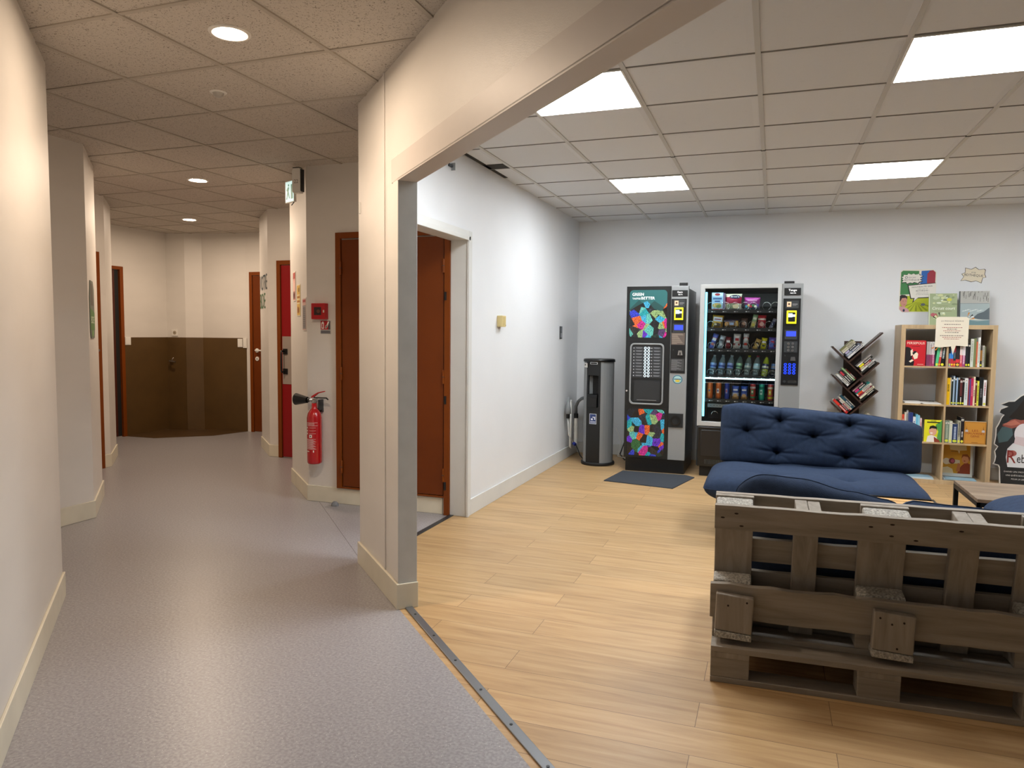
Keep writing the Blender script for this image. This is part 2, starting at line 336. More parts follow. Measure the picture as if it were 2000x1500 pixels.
# corridor walls: left side zigzag
LP = [(1.6, -2.3), (-3.355, 2.64), (-4.56, 2.64), (-4.56, 3.85), (-5.11, 4.40), (-6.12, 4.40), (-6.12, 5.37), (-6.59, 5.86), (-7.70, 5.86), (-7.70, 7.70-.0), (-7.68, 7.70)]
LP = LP[:9]+[(-7.70, 7.70)]
def path_wall(mb, pts, left, z0, z1, m, t=.1, ext=.0):
    for a, b in zip(pts, pts[1:]):
        if left: wallseg(mb, a, b, z0, z1, m, t)   # placeholder orientation fixed below
def seg_in(mb, a, b, z0, z1, m, t, side, grow=0):
    u = (Vector(b)-Vector(a)); L = u.length; u.normalize(); n = Vector((-u.y, u.x))*side
    a2 = Vector(a)-u*grow; b2 = Vector(b)+u*grow
    pts = [tuple(a2), tuple(b2), tuple(b2+n*t), tuple(a2+n*t)]; mb.prismz(pts, z0, z1, m)
cl = MB()
for a, b in zip(LP, LP[1:]): seg_in(cl, a, b, 0, TOPZ, CREAM_WALL, .1, 1)
struct(cl, 'wall_corridor_left')
sk = MB()
for a, b in ((LP[0], LP[1]), (LP[2], LP[3]), (LP[3], LP[4]), (LP[6], LP[7]), ((-6.12, 5.285), LP[6])): seg_in(sk, a, b, 0, .125, SKIRT_C, .012, -1, .005)
struct(sk, 'baseboard_corridor_left', bevel=.003)
ALC = [(-7.70, 7.70), (-7.42, 7.74), (-7.25, 7.87), (-6.60, 7.95)]
ca = MB()
for a, b in zip(ALC, ALC[1:]): seg_in(ca, a, b, 0, TOPZ, CREAM_WALL, .1, 1)
seg_in(ca, (-6.60, 7.95), (-5.57, 7.95), 0, TOPZ, CREAM_WALL, .1, 1); struct(ca, 'wall_alcove')
br = MB(); seg_in(br, (-7.70, 6.99), (-7.70, 7.70), 0, 1.25, BROWN_LINO, .004, -1)
for a, b in zip(ALC, ALC[1:]): seg_in(br, a, b, 0, 1.25, BROWN_LINO, .004, -1)
struct(br, 'trim_6')
RP = [(-5.57, 7.95), (-5.57, 6.95), (-5.08, 6.465), (-4.03, 6.465), (-4.03, 5.435), (-3.47, 4.885), (-2.19, 4.885)]
cr = MB()
for a, b in zip(RP, RP[1:]): seg_in(cr, a, b, 0, TOPZ, CREAM_WALL, .1, 1)
struct(cr, 'wall_corridor_right')
sk = MB()
for a, b in ((RP[1], RP[2]), (RP[2], (-4.95, 6.465)), (RP[4], RP[5]), (RP[5], (-2.29, 4.885))): seg_in(sk, a, b, 0, .127, SKIRT_C, .012, -1, .005)
struct(sk, 'baseboard_corridor_right', bevel=.003)
sk = MB(); sk.T = frame(A, B); sk.box(-.01, .79, -.014, 0, 0, .127, SKIRT_C); sk.box(.786, .797, -.014, .095, 0, .127, SKIRT_C); sk.T = None; struct(sk, 'baseboard_pillar', bevel=.003)
sk = MB(); sk.box(-2.09, -2.078, 4.93, 8.05, 0, .12, SKIRT_W); struct(sk, 'baseboard_left', bevel=.003)
sk = MB(); sk.box(-2.078, 4.5, 8.038, 8.05, 0, .12, SKIRT_W); struct(sk, 'baseboard_back', bevel=.003)
# wall closing the corridor behind the camera
ce = MB(); seg_in(ce, (4.5, -3.1), (1.55, -3.1), 0, TOPZ, CREAM_WALL, .1, 1); seg_in(ce, (1.55, -3.1), (1.55, -2.25), 0, TOPZ, CREAM_WALL, .1, 1); struct(ce, 'wall_corridor_rear')
# threshold strips
th = MB(); th.T = frame(B, (3.0, 3.107-4.691)); th.box(-.03, 6.5, .028, .066, 0, .007, mat('grey_aluminium_strip', '84868a', .35, metal=.7))
for k in range(24): th.cyl((.12+.27*k, .047, .007), (.12+.27*k, .047, .009), .006, DKGREY, n=8)
th.T = None; struct(th, 'trim_7', bevel=.002)
th = MB(); th.box(-2.225, -2.19, 3.625, 4.868, 0, .005, DKGREY); struct(th, 'trim_8')

# ceilings
corr_poly = [(-9.4, -3.2), (4.6, -3.2), (-2.16, 3.56+.05), (-2.14, 3.6), (-2.14, 8.6), (-9.4, 8.6)]
cc = struct(MB().prismz([(-9.4, -3.2), (4.62, -3.2), (-2.14, 3.605), (-2.14, 8.6), (-9.4, 8.6)], HC, HC+.03, TILE_C), 'ceiling')
rc = struct(MB().prismz([(-2.14, 3.60), (4.62, -3.16), (4.62, 8.1), (-2.14, 8.1)], HR, HR+.025, TILE_R), 'ceiling')
def grid(name, parent, inside, x0, y0, rx, ry, z, wx, wy, mx, my, h=.004):
    g = MB(); st = .02
    for k in range(*rx):
        x = x0+.6*k; run = None; y = -3.1
        while y < 8.7:
            ok = inside(x, y)
            if ok and run is None: run = y
            if run is not None and (not ok or y+st >= 8.7): g.box(x-wx/2, x+wx/2, run, y, z-h, z, mx); run = None
            y += st
    for k in range(*ry):
        y = y0+.6*k; run = None; x = -9.3
        while x < 4.6:
            ok = inside(x, y)
            if ok and run is None: run = x
            if run is not None and (not ok or x+st >= 4.6): g.box(run, x, y-wy/2, y+wy/2, z-h*.8, z, my); run = None
            x += st
    return g.build(name, parent)
grid('grid_bars', cc, lambda x, y: x < -2.15 and (y < 4.88 or x < -3.3) or (x+y < 1.41 and y < 3.6), -2.55, 2.33, (-11, 12), (-9, 11), HC, .022, .022, GRID_C, GRID_C, .006)
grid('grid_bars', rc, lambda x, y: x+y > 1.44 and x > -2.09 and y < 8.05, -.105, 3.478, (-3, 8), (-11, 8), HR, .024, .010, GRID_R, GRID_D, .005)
cp = MB()
for x in (-1.305, -.705, -.105, .495, 1.095): cp.box(x-.015, x+.015, 5.268, 5.283, HR-.007, HR, BLACKM)
cp.box(-2.085, -1.915, 5.13, 5.27, HR-.003, HR, mat('shaded_gap_above_ceiling', '35322e', .9)); cp.box(-2.085, -2.055, 4.5, 5.6, HR-.003, HR, _m['shaded_gap_above_ceiling'])  # dark strips painted for the shade inside open tile edges
cp.build('clip', rc)

# ------------------------------------------------------------------ doors
def hinge(parent, x, y, z, m=ORANGE_FR, h=.1): 
    MB().cyl((x, y, z-h/2), (x, y, z+h/2), .009, m, n=10).cyl((x, y, z-.002), (x, y, z+.002), .0105, DKGREY, n=10).build('hinge', parent)
# door 1: tall orange cupboard doors on the wall behind the pillar
d = thing('door_1', None, None, mw=frame((-3.19, 4.885), (-2.19, 4.885)), kind='structure')
f = MB(); f.box(0, .045, -.03, .0, .127, 2.11, ORANGE_FR); f.box(.045, .97, -.03, 0, 2.065, 2.11, ORANGE_FR); f.box(.925, .97, -.035, 0, 0, 2.11, ORANGE_FR); f.box(.045, .925, -.028, 0, .127, .14, ORANGE_FR); f.build('frame', d, .003)
for x0, x1 in ((.055, .488), (.492, .915)): MB().box(x0, x1, -.022, 0, .145, 2.055, ORANGE).build('leaf', d, .002)
for x in (.05, .92):
    for z in (1.84, 1.03, .30): hinge(d, x, -.034, z)
for z in (1.62, .86, .22): MB().box(.93, .945, -.042, -.034, z-.03, z+.03, BLACKM).build('latch', d)
# door 2: red door of the next recess
d = thing('door_2', None, None, mw=frame((-4.95, 6.465), (-4.03, 6.465)), kind='structure')
RED = mat('dark_red_door', '8c0a12', .35); f = MB(); f.box(0, .045, -.03, 0, 0, 2.09, ORANGE_FR); f.box(.045, .92, -.03, 0, 2.045, 2.09, ORANGE_FR); f.box(.88, .92, -.03, 0, 0, 2.09, ORANGE_FR); f.build('frame', d, .003)
MB().box(.05, .88, -.015, 0, .01, 2.04, RED).build('leaf', d, .002)
MB().box(.06, .87, -.019, -.015, .79, 1.295, mat('taupe_push_plate', '9b8f86', .5)).build('push_plate', d)
h = MB(); h.tube([(.085, -.02, 1.14), (.085, -.07, 1.14), (.085, -.075, 1.12), (.085, -.075, .94), (.085, -.07, .92), (.085, -.02, .92)], .009, BLACK)
h.box(.072, .125, -.03, -.019, 1.105, 1.165, BLACK); h.box(.072, .125, -.03, -.019, .895, .955, BLACK); h.build('pull_handle', d)
# door 3: far orange door
d = thing('door_3', None, None, mw=frame((-6.53, 7.95), (-5.6, 7.95)), kind='structure')
f = MB(); f.box(0, .045, -.025, 0, 0, 2.12, ORANGE_FR); f.box(.045, .9, -.025, 0, 2.075, 2.12, ORANGE_FR); f.box(.86, .9, -.025, 0, 0, 2.12, ORANGE_FR); f.build('frame', d, .003)
MB().box(.05, .86, -.012, 0, .01, 2.07, ORANGE).build('leaf', d, .002)
h = MB(); h.cyl((.11, -.012, 1.09), (.11, -.022, 1.09), .028, WHITEP); h.tube([(.11, -.02, 1.09), (.11, -.055, 1.09), (.22, -.055, 1.09)], .010, WHITEP); h.build('door_handle', d)
MB().cyl((.11, -.012, .98), (.11, -.02, .98), .028, WHITEP).box(.105, .115, -.0215, -.02, .965, .99, BLACK).build('key_plate', d)
# door 4: left recess, only its jamb edge shows
d = thing('door_4', None, None, mw=frame((-6.12, 4.44), (-6.12, 5.29)), kind='structure')
f = MB(); f.box(.79, .845, -.028, 0, 0, 2.09, ORANGE_FR); f.box(0, .05, -.028, 0, 0, 2.09, ORANGE_FR); f.box(.05, .79, -.028, 0, 2.045, 2.09, ORANGE_FR); f.build('frame', d, .003)
MB().box(.055, .785, -.014, 0, .01, 2.04, ORANGE).build('leaf', d, .002); MB().cyl((.8, -.028, 1.15), (.8, -.04, 1.15), .012, STEEL).build('latch', d)
# door 5: second left recess
d = thing('door_5', None, None, mw=frame((-7.70, 6.08), (-7.70, 6.98)), kind='structure')
f = MB(); f.box(.85, .9, -.04, 0, 0, 2.13, ORANGE_FR); f.box(0, .05, -.04, 0, 0, 2.13, ORANGE_FR); f.box(.05, .85, -.04, 0, 2.09, 2.13, ORANGE_FR); f.build('frame', d, .003)
MB().box(.055, .79, -.012, 0, .01, 2.085, mat('shaded_brown_leaf', '4a1f10', .4)).build('leaf', d, .002); MB().box(.79, .85, -.006, 0, .01, 2.085, BLACKM).build('shaded_gap', d)  # no real recess: its shade is put into the dark leaf and black strip

# ------------------------------------------------------------------ ceiling lamps
def panel(x, y, label):
    t = thing('ceiling_light', label, 'ceiling light', (x+.3, y+.3, HR), group='square ceiling light panels of the lounge')
    MB().ring([(-.292, -.292), (.292, -.292), (.292, .292), (-.292, .292)], [(-.283, -.283), (.283, -.283), (.283, .283), (-.283, .283)], 0, 0, SILVER)
    f = MB(); 
    for a in ((-.294, .294, -.294, -.284), (-.294, .294, .284, .294), (-.294, -.284, -.284, .284), (.284, .294, -.284, .284)): f.box(*a, -.009, 0, WHITEP)
    f.build('frame', t)
    MB().box(-.284, .284, -.284, .284, -.006, -.002, PAN).build('diffuser', t)
PAN = mat('panel_glow', 'ffffff', .5, emit=PANEL_L, ecol=PANEL_C)
panel(-1.305, 3.478, 'square light panel partly cut off by the slanted beam, nearest the corridor'); panel(.495, 3.478, 'large square light panel at the upper right edge of the photo')
panel(-1.305, 5.878, 'small far light panel above the water dispenser side, left of the two'); panel(.495, 5.878, 'small far light panel above the bookshelves, right of the two')
panel(2.295, 5.878, 'square light panel out of view to the right, far row')
DG = mat('downlight_glow', 'ffffff', .5, emit=DOWN_L, ecol=DOWN_C)
def down(x, y, label, k=1):
    t = thing('ceiling_spotlight', label, 'downlight', (x, y, HC), group='round downlights of the corridor')
    MB().lathe([(.062, 0), (.066, -.006), (.082, -.008), (.088, -.003), (.088, 0)], WHITEP, n=32).build('ring', t)
    MB().lathe([(0, -.004), (.062, -.004)], DG, n=32).build('lamp', t)
down(-2.245, 2.628, 'round recessed downlight nearest the camera in the speckled ceiling'); down(-4.68, 5.055, 'round recessed downlight in the middle of the corridor'); down(-6.44, 6.81, 'round recessed downlight farthest away, near the brown alcove')

t = thing('motion_sensor', 'small white dome motion sensor on a speckled ceiling tile', 'sensor', (-2.86, 3.25, HC))
MB().lathe([(0, -.004), (.042, -.004), (.045, 0)], WHITEP, n=24).build('base', t); MB().lathe([(0, -.028), (.014, -.026), (.025, -.018), (.03, -.004)], mat('sensor_lens', 'b5b2ac', .4), n=24).build('lens', t)

# ------------------------------------------------------------------ corridor wall things
WE = lambda z=0: frame((-4.03, 5.435), (-3.47, 4.885), z)      # slanted wall with the three notices
def plate(name, label, cat, mw, w, h, base, inks, t=.004, group=None):
    m = MB(); m.box(0, w, -t, 0, 0, h, base); inks(m, -t-.0008) if inks else None
    return m.build(name, mw=mw, label=label, cat=cat, group=group)
def at(F, x, z, y=0): return F @ tr(x, y, z)
def n1(m, y):
    m.rect(.008, .008, .122, .242, y, flat('e0a79c')); m.rect(.012, .19, .118, .238, y-.0006, flat('b8514a')); m.prism(ell(.065, .12, .045, .055, 14), y-.001, y-.0005, flat('efc9bd'))
    for x in (.04, .085): m.sheet(ell(x, .05, .017, .035, 12), y-.0014, flat('5b2b2c'))
def n2(m, y):
    m.rect(.008, .008, .152, .252, y, flat('d9b35a')); 
    for k in range(5): m.rect(.02, .10+.017*k, .14, .108+.017*k, y-.0006, flat('9a4a34' if k % 2 else 'efe3c2'))
    m.sheet(ell(.06, .05, .03, .03, 10), y-.0006, flat('8a4a2a')); m.rect(.09, .03, .13, .07, y-.0006, flat('b98a3a')); m.sheet(ell(.1, .215, .03, .02, 10), y-.0006, flat('8a6a2a'))
def n3(m, y):
    m.rect(.006, .006, .154, .254, y, flat('c9a59d')); m.rect(.02, .225, .14, .245, y-.0006, flat('a0423f')); m.rect(.012, .012, .148, .2, y-.0006, flat('8f8a8a'))
    for k in range(11): m.rect(.03, .025+.015*k, .13, .031+.015*k, y-.0012, flat('5d5a5e'))
plate('wall_notice', 'pink notice with two dark figures, highest of three on the slanted wall', 'notice', at(WE(), .16, 1.61), .13, .25, flat('e9e3da'), n1)
plate('wall_notice', 'yellow striped notice, middle of three descending on slanted corridor wall', 'notice', at(WE(), .35, 1.48), .16, .26, flat('e9dfc0'), n2)
plate('wall_notice', 'grey and pink text notice, lowest of three, just left of the fire call box', 'notice', at(WE(), .61, 1.36), .16, .26, flat('dcd4cc'), n3)
RF = frame((-3.47, 4.885), (-2.19, 4.885))
t = thing('fire_call_point', 'red square manual fire alarm box beside the orange cupboard doors', 'alarm box', mw=at(RF, .135, 1.51))
MB().box(-.062, .062, -.05, 0, -.062, .062, mat('alarm_red', 'b01018', .35)).build('housing', t, .004)
m = MB(); m.rect(-.035, -.03, .03, .032, -.0508, flat('2a1512')); m.sheet(ell(.005, 0, .016, .014), -.0516, flat('6a3a2a')); m.box(.05, .058, -.056, -.05, -.01, .01, flat('d8d0c0')); m.build('window', t)
def sg(m, y):
    m.rect(.004, .035, .092, .104, y, flat('b01820')); m.rect(.012, .042, .034, .09, y-.0006, flat('efeae2')); m.rect(.018, .05, .028, .08, y-.001, flat('b01820')); m.rect(.018, .09, .03, .098, y-.0006, flat('efeae2'))
    for a, b in (((.05, .05), (.078, .098)), ((.045, .045), (.06, .07))): m.sheet([a, (a[0]+.012, a[1]), (b[0]+.006, b[1]), (b[0]-.008, b[1])], y-.0006, flat('efeae2'))
    m.rect(.072, .035, .092, .104, y-.0004, flat('4d4a4c')); m.rect(.004, .004, .092, .03, y, flat('6b6a6e'))
plate('extinguisher_sign', 'small red and grey pictogram sign hung under the red alarm box', 'sign', at(RF, .125, 1.333), .096, .108, flat('d8d4cc'), sg)
# fire extinguisher
t = thing('fire_extinguisher', 'red extinguisher with black discharge horn hung beside the brown orange doors', 'fire extinguisher', mw=at(RF, .112, .32, -.075))
FR = mat('extinguisher_red', 'b3121a', .22, coat=.5)
MB().lathe([(0, .0), (.05, .0), (.056, .008), (.057, .02), (.057, .36), (.05, .395), (.034, .42), (.021, .435), (.019, .475), (0, .475)], FR, n=32).build('cylinder', t)
m = MB()
def arc(r, a0, a1, z0, z1, mm, n=8): m.lathe([(r, z0), (r, z1)], mm, n=n, a0=a0, a1=a1)
LBL = flat('dcb8b4'); WL = flat('f0e6e0')
arc(.0575, 200, 330, .302, .304, WL); arc(.0575, 200, 330, .325, .327, WL)
for k in range(3): arc(.0576, 225, 305, .309+k*.005, .3108+k*.005, LBL)
for z in (.285, .262, .24): arc(.0576, 262, 315, z, z+.0025, LBL); arc(.0577, 232, 245, z-.006, z+.008, WL, 3)
arc(.0577, 262, 285, .208, .232, WL, 4); arc(.0578, 268, 278, .214, .226, flat('40302e'), 3)
for k in range(16): arc(.0576, 218, 318-((k*37) % 29), .118+k*.0052, .1206+k*.0052, LBL)
arc(.0577, 212, 260, .098, .104, WL, 5); arc(.0577, 292, 300, .094, .11, WL, 3)
m.build('label', t)
m = MB(); m.cyl((0, 0, .475), (0, 0, .50), .017, STEEL); m.cyl((-.03, 0, .495), (.02, 0, .495), .013, STEEL); m.cyl((.02, 0, .488), (.02, 0, .52), .008, STEEL); m.build('valve', t)
m = MB(); m.prism([(-.025, .515), (-.02, .53), (.035, .56), (.095, .574), (.10, .567), (.04, .552), (.0, .522)], -.009, .009, FR); m.build('lever', t, .002)
m = MB(); m.prism([(.0, .513), (.11, .515), (.128, .503), (.124, .512), (.11, .523), (.0, .522)], -.009, .009, BLACK); m.build('grip', t, .002)
m = MB(); m.cyl((-.03, 0, .497), (-.045, 0, .497), .011, STEEL); m.cyl((-.045, 0, .497), (-.062, 0, .497), .016, BLACK); m.cyl((-.062, 0, .497), (-.165, 0, .50), .024, BLACK, r1=.047, n=28, cap=False); m.cyl((-.165, 0, .50), (-.168, 0, .50), .047, BLACKM, n=28); m.build('horn', t)
MB().box(.022, .034, .02, .075, .42, .5, DKGREY).box(-.02, .035, .055, .075, .40, .43, DKGREY).build('bracket', t)
# exit sign
t = thing('exit_sign', 'white emergency exit lamp with lit pictogram high on the corridor corner', 'exit sign', (-3.50, 4.845, 2.33))
m = MB(); m.prism([(-.032, .10), (-.02, .085), (.034, .085), (.046, .10), (.046, .26), (.034, .275), (-.02, .275), (-.032, .26)], -.05, -.005, WHITEP); m.build('housing', t, .003)
m = MB(); m.prism([(.046, .10), (.052, .095), (.052, .265), (.046, .26)], -.052, -.01, BLACK); m.prism([(-.022, .274), (.036, .274), (.036, .280), (-.022, .280)], -.052, -.01, BLACK); m.text('22', .007, .16, .028, -.0515, flat('777777'), al='c'); m.build('gasket', t)
m = MB(); m.T = tr(-.078, -.012, 0) @ Matrix.Rotation(math.radians(-25), 4, 'Z'); m.box(-.075, .06, 0, .02, .025, .19, WHITEP); m.rect(-.07, .03, .055, .185, -.0008, glow('bfe6e6', .8))
G = glow('2f8f7c', .3); m.sheet([(-.06, .05), (-.045, .05), (-.03, .09), (-.015, .055), (-.002, .055), (-.02, .11), (-.01, .14), (-.03, .145), (-.055, .12), (-.04, .11)], -.0016, G); m.sheet(ell(-.02, .157, .01, .01, 10), -.0016, G); m.rect(.015, .05, .045, .16, -.0016, G); m.build('lit_plate', t)
m = MB(); m.tube([(-.06, -.02, .0), (-.03, -.02, .03), (-.028, -.02, .06)], .004, DKGREY, 6); m.build('clip', t)
# letters on the far pillar, plaque, door stop
CF = frame((-5.57, 6.95), (-5.08, 6.465))
m = MB(); m.T = CF; m.text('VOTRE', .03, 1.80, .17, -.003, flat('1b3a44'), w=.60); m.T = None
m.build('wall_lettering', label='dark teal word painted on the far slanted pillar, above green letters', cat='wall lettering')
m = MB(); m.T = CF; m.text('BDE', .03, 1.60, .17, -.003, flat('3d6f45'), w=.44); m.T = None
m.build('wall_lettering', label='green painted letters on far slanted pillar below dark teal word', cat='wall lettering')
PF = at(frame((-4.56, 3.85), (-5.11, 4.40)), .09, 1.287)
def pq(m, y): pass
m = MB(); m.prism([(.0, .05), (.04, .0), (.30, .0), (.33, .06), (.33, .36), (.26, .42), (.07, .42), (.0, .30)], -.006, 0, flat('6d7468'))
m.sheet([(.0, .06), (.33, .06), (.33, .19), (.0, .22)], -.0068, flat('4f7a42')); m.sheet([(.05, .24), (.27, .24), (.2, .40), (.08, .40)], -.0068, flat('59544c')); m.text('BDE', .05, .11, .05, -.0076, flat('dfe6d2'), w=.22); m.sheet(ell(.15, .035, .05, .025), -.0076, flat('7fae6a'))
m.build('wall_plaque', mw=PF, label='tall green and grey cut out plaque on the left slanted corridor wall', cat='plaque')
m = MB(); m.lathe([(0, .036), (.012, .034), (.022, .024), (.027, .01), (.027, 0)], mat('grey_rubber', '7c7f84', .6), n=20, sx=1.1); 
o = m.build('door_stop', mw=tr(-3.17, 4.80, 0), label='small grey dome door stop on the floor before the orange doors', cat='door stop')
# alcove fittings
def wplate(name, label, cat, mw, w, h, socket=False, t=.012, m0=None):
    m = MB(); m.box(0, w, -t, 0, 0, h, m0 or WHITEP)
    if socket: m.prism(ell(w/2, h/2, w*.3, w*.3, 18), -t-.001, -t, flat('a89c88')); m.sheet(ell(w/2, h/2, .006, .006, 8), -t-.0018, BLACK)
    else: m.box(w*.12, w*.88, -t-.003, -t, h*.12, h*.88, m0 or WHITEP)
    return m.build(name, .0, mw=mw, label=label, cat=cat) if False else m.build(name, mw=mw, label=label, cat=cat)
AF = frame((-7.68, 7.70), (-7.42, 7.74)); AR = frame((-7.25, 7.87), (-6.60, 7.95)); ALf = frame((-7.70, 6.97), (-7.70, 7.70))
wplate('wall_socket', 'white wall socket above the brown panelling in the alcove centre', 'wall socket', at(AF, .06, 1.27), .085, .085, True)
wplate('light_switch', 'white wall switch beside the far left door at the top of brown panelling', 'switch', at(ALf, .04, 1.155), .085, .10)
wplate('light_switch', 'white wall switch near the far right door, left one of a pair', 'switch', at(AR, .53, 1.13, -.004), .07, .11)
wplate('light_switch', 'cream wall switch touching the far right door frame, right one of pair', 'switch', at(AR, .61, 1.12, -.004), .055, .13)
t = thing('water_tap', 'old metal water tap with spout on the dark brown alcove wall', 'tap', mw=at(AF, .05, .93, -.004))
MB().cyl((0, 0, 0), (0, -.05, 0), .014, STEEL).cyl((0, -.05, 0), (.10, -.07, -.01), .012, STEEL).build('spout', t); MB().tube([(.03, -.05, .0), (.04, -.05, .03), (.06, -.05, .05)], .006, CHROME).build('handle', t)

# ------------------------------------------------------------------ lounge left wall things
LW = frame((-2.09, 3.5), (-2.09, 8.05))
t = thing('thermostat', 'small cream wall box on the white wall between doorway and corner', 'thermostat', mw=at(LW, 2.02, 1.445))
CR = mat('aged_cream_plastic', 'd8c48a', .5)
MB().box(-.045, .045, -.045, 0, -.04, .05, CR).build('housing', t, .004); MB().rect(-.03, -.03, .03, .04, -.0462, flat('cbb67a')).box(.03, .036, -.048, -.045, -.03, -.024, BLACKM).build('dial', t)
m = MB(); m.box(0, .075, -.008, 0, 0, .13, DKGREY); m.rect(.01, .015, .065, .06, -.0088, flat('8a9096')); m.rect(.015, .075, .06, .115, -.0088, flat('5f666c')); m.build('wall_switch', mw=at(LW, 3.80, 1.30), label='narrow grey metal switch plate on white wall near the corner', cat='switch')
t = thing('wall_vent', 'small dark bent bracket high on the white wall by the beam', 'bracket', mw=at(LW, 1.03, 2.47))
MB().box(0, .05, -.012, 0, 0, .018, DKGREY).box(.05, .055, -.03, 0, -.02, .03, SILVER).build('plate', t)
# pipes in the corner
t = thing('water_pipes', 'white water pipes and valves with filter in the room corner', 'pipes', (-2.06, 7.60, .12))
m = MB(); m.tube([(.02, .02, .0), (.02, .02, .52)], .011, WHITEP); m.tube([(.02, .02, .5), (.03, -.04, .50), (.03, -.05, .02), (.04, -.02, -.0)], .008, WHITEP); m.build('pipe', t)
m = MB(); m.cyl((.07, .05, .02), (.07, .05, .32), .020, WHITEP); m.cyl((.07, .05, .32), (.07, .05, .37), .024, BLACK); 
for z in (.08, .15, .22): m.cyl((.07, .05, z), (.07, .05, z+.008), .024, WHITEP)
m.build('valve', t)
m = MB(); m.lathe([(0, .38), (.03, .38), (.032, .42), (.008, .56), (0, .56)], mat('grey_clear_plastic', '8e9294', .2), c=(.02, -.10, 0), n=14); m.cyl((.02, -.10, .33), (.02, -.10, .38), .02, BLACK); m.tube([(.02, -.1, .33), (.025, -.08, .15), (.06, -.0, .05)], .006, WHITEP); m.build('filter', t)

# ------------------------------------------------------------------ water dispenser
WC = thing('water_dispenser', 'round silver and black column water dispenser standing beside the drinks machine', 'water dispenser', (-1.69, 7.42, 0), math.radians(-9))
r0 = .155
def arcp(r, a0, a1, n=14): return [(r*math.cos(math.radians(a0+(a1-a0)*i/(n-1))), r*math.sin(math.radians(a0+(a1-a0)*i/(n-1)))) for i in range(n)]
m = MB(); m.prismz(arcp(r0, -62, 90)+[(0, .02), (.06, -.09)], .025, 1.07, SILVER); m.build('side_panel', WC)
m = MB(); m.prismz(arcp(r0, 90, 236)+[(-.06, -.09), (0, .02)], .025, 1.07, SILVER); m.build('side_panel', WC)
m = MB(); m.prismz([(-.085, -.125), (-.085, -.05), (.07, -.05), (.07, -.13)], .025, .60, BLACK); m.prismz([(-.085, -.06), (-.085, .0), (.07, .0), (.07, -.06)], .6, .98, BLACKM); m.prismz([(-.085, -.125), (-.085, -.05), (.07, -.05), (.07, -.13)], .93, 1.07, BLACK)
m.prismz([(-.085, -.125), (-.085, -.05), (-.065, -.05), (-.065, -.128)], .6, .94, BLACK); m.prismz([(.045, -.128), (.045, -.05), (.07, -.05), (.07, -.128)], .6, .94, BLACK); m.build('front_panel', WC)
MB().lathe([(0, 1.10), (.15, 1.10), (.162, 1.095), (.165, 1.07), (0, 1.07)], BLACK, n=40).build('lid', WC); MB().lathe([(0, .03), (.172, .03), (.175, .02), (.172, 0), (0, 0)], BLACKM, n=40).build('base', WC)
MB().box(-.06, .035, -.145, -.06, .60, .735, BLACK).box(-.065, .04, -.15, -.08, .70, .735, BLACK).build('cup_holder', WC, .004); MB().cyl((-.01, -.09, .94), (-.01, -.09, .965), .007, STEEL).build('nozzle', WC)
m = MB(); m.box(-.045, .035, -.136, -.13, 1.045, 1.066, CHROME); m.rect(-.04, 1.048, .03, 1.062, -.1368, BLACKM); m.build('name_strip', WC)
m = MB(); m.T = Matrix.Rotation(math.radians(-38), 4, 'Z'); m.box(-.03, .025, -.158, -.153, 1.01, 1.055, WHITEP); m.rect(-.022, 1.03, .0, 1.045, -.1588, flat('555555')); m.build('sticker', WC)
m = MB(); m.box(-.045, .03, -.1335, -.13, .43, .535, flat('e8ecf2')); m.rect(-.041, .434, .026, .531, -.1342, flat('2b3f78')); m.rect(-.012, .497, .018, .505, -.1348, flat('eef2f8')); m.rect(.008, .475, .018, .5, -.1348, flat('eef2f8')); m.rect(-.028, .47, -.008, .488, -.1348, flat('eef2f8'))
for k in range(2): m.rect(-.035, .441+k*.011, .02, .447+k*.011, -.1348, flat('cfd6e6'))
m.build('sign', WC, label='blue drinking water pictogram')
WCI = Matrix.Translation((-1.69, 7.42, 0)) @ Matrix.Rotation(math.radians(-9), 4, 'Z'); WCI = WCI.inverted()
m = MB(); m.T = WCI; P = [(-1.99, 7.65, .49), (-1.985, 7.62, .57), (-1.95, 7.58, .63), (-1.90, 7.52, .665), (-1.86, 7.46, .68), (-1.82, 7.42, .685)]
m.tube(P, .017, mat('grey_hose', '6f7376', .5)); m.build('hose', WC)
m = MB(); m.T = WCI; m.tube([(-2.0, 7.60, .17), (-1.96, 7.57, .15), (-1.90, 7.50, .06), (-1.84, 7.44, .02)], .006, BLACK); m.cyl((-2.0, 7.60, .17), (-1.975, 7.58, .16), .018, flat('2a3aa0'), n=10); m.build('cord', WC, label='black cord with blue connector')
# mat
m = MB(); m.prismz([(-1.43, 6.55), (-.79, 6.44), (-.66, 7.02), (-.75, 7.10), (-1.36, 7.10)], 0, .008, RUG)
m.build('floor_mat', label='dark charcoal doormat on the wood floor before the hot drinks machine', cat='mat')
# cables behind
t = thing('power_cable', 'black mains cable looping from wall socket behind the drinks machine', 'cable', (0, 0, 0))
MB().tube([(-1.50, 8.03, .32), (-1.42, 7.95, .33), (-1.39, 7.88, .35)], .006, BLACK).tube([(-1.40, 7.88, .34), (-1.47, 7.8, .22), (-1.52, 7.75, .06), (-1.46, 7.7, .01), (-1.36, 7.72, .008)], .007, BLACK).build('cord', t)
MB().tube([(-1.55, 7.66, .35), (-1.5, 7.7, .2), (-1.53, 7.68, .05), (-1.38, 7.72, .008)], .005, WHITEP).build('cord', t, label='thin white cord')
wplate('wall_socket', 'double white wall socket low on back wall between dispenser and drinks machine', 'wall socket', at(frame((-2.09, 8.05), (4.5, 8.05)), .56, .30), .16, .085, True)

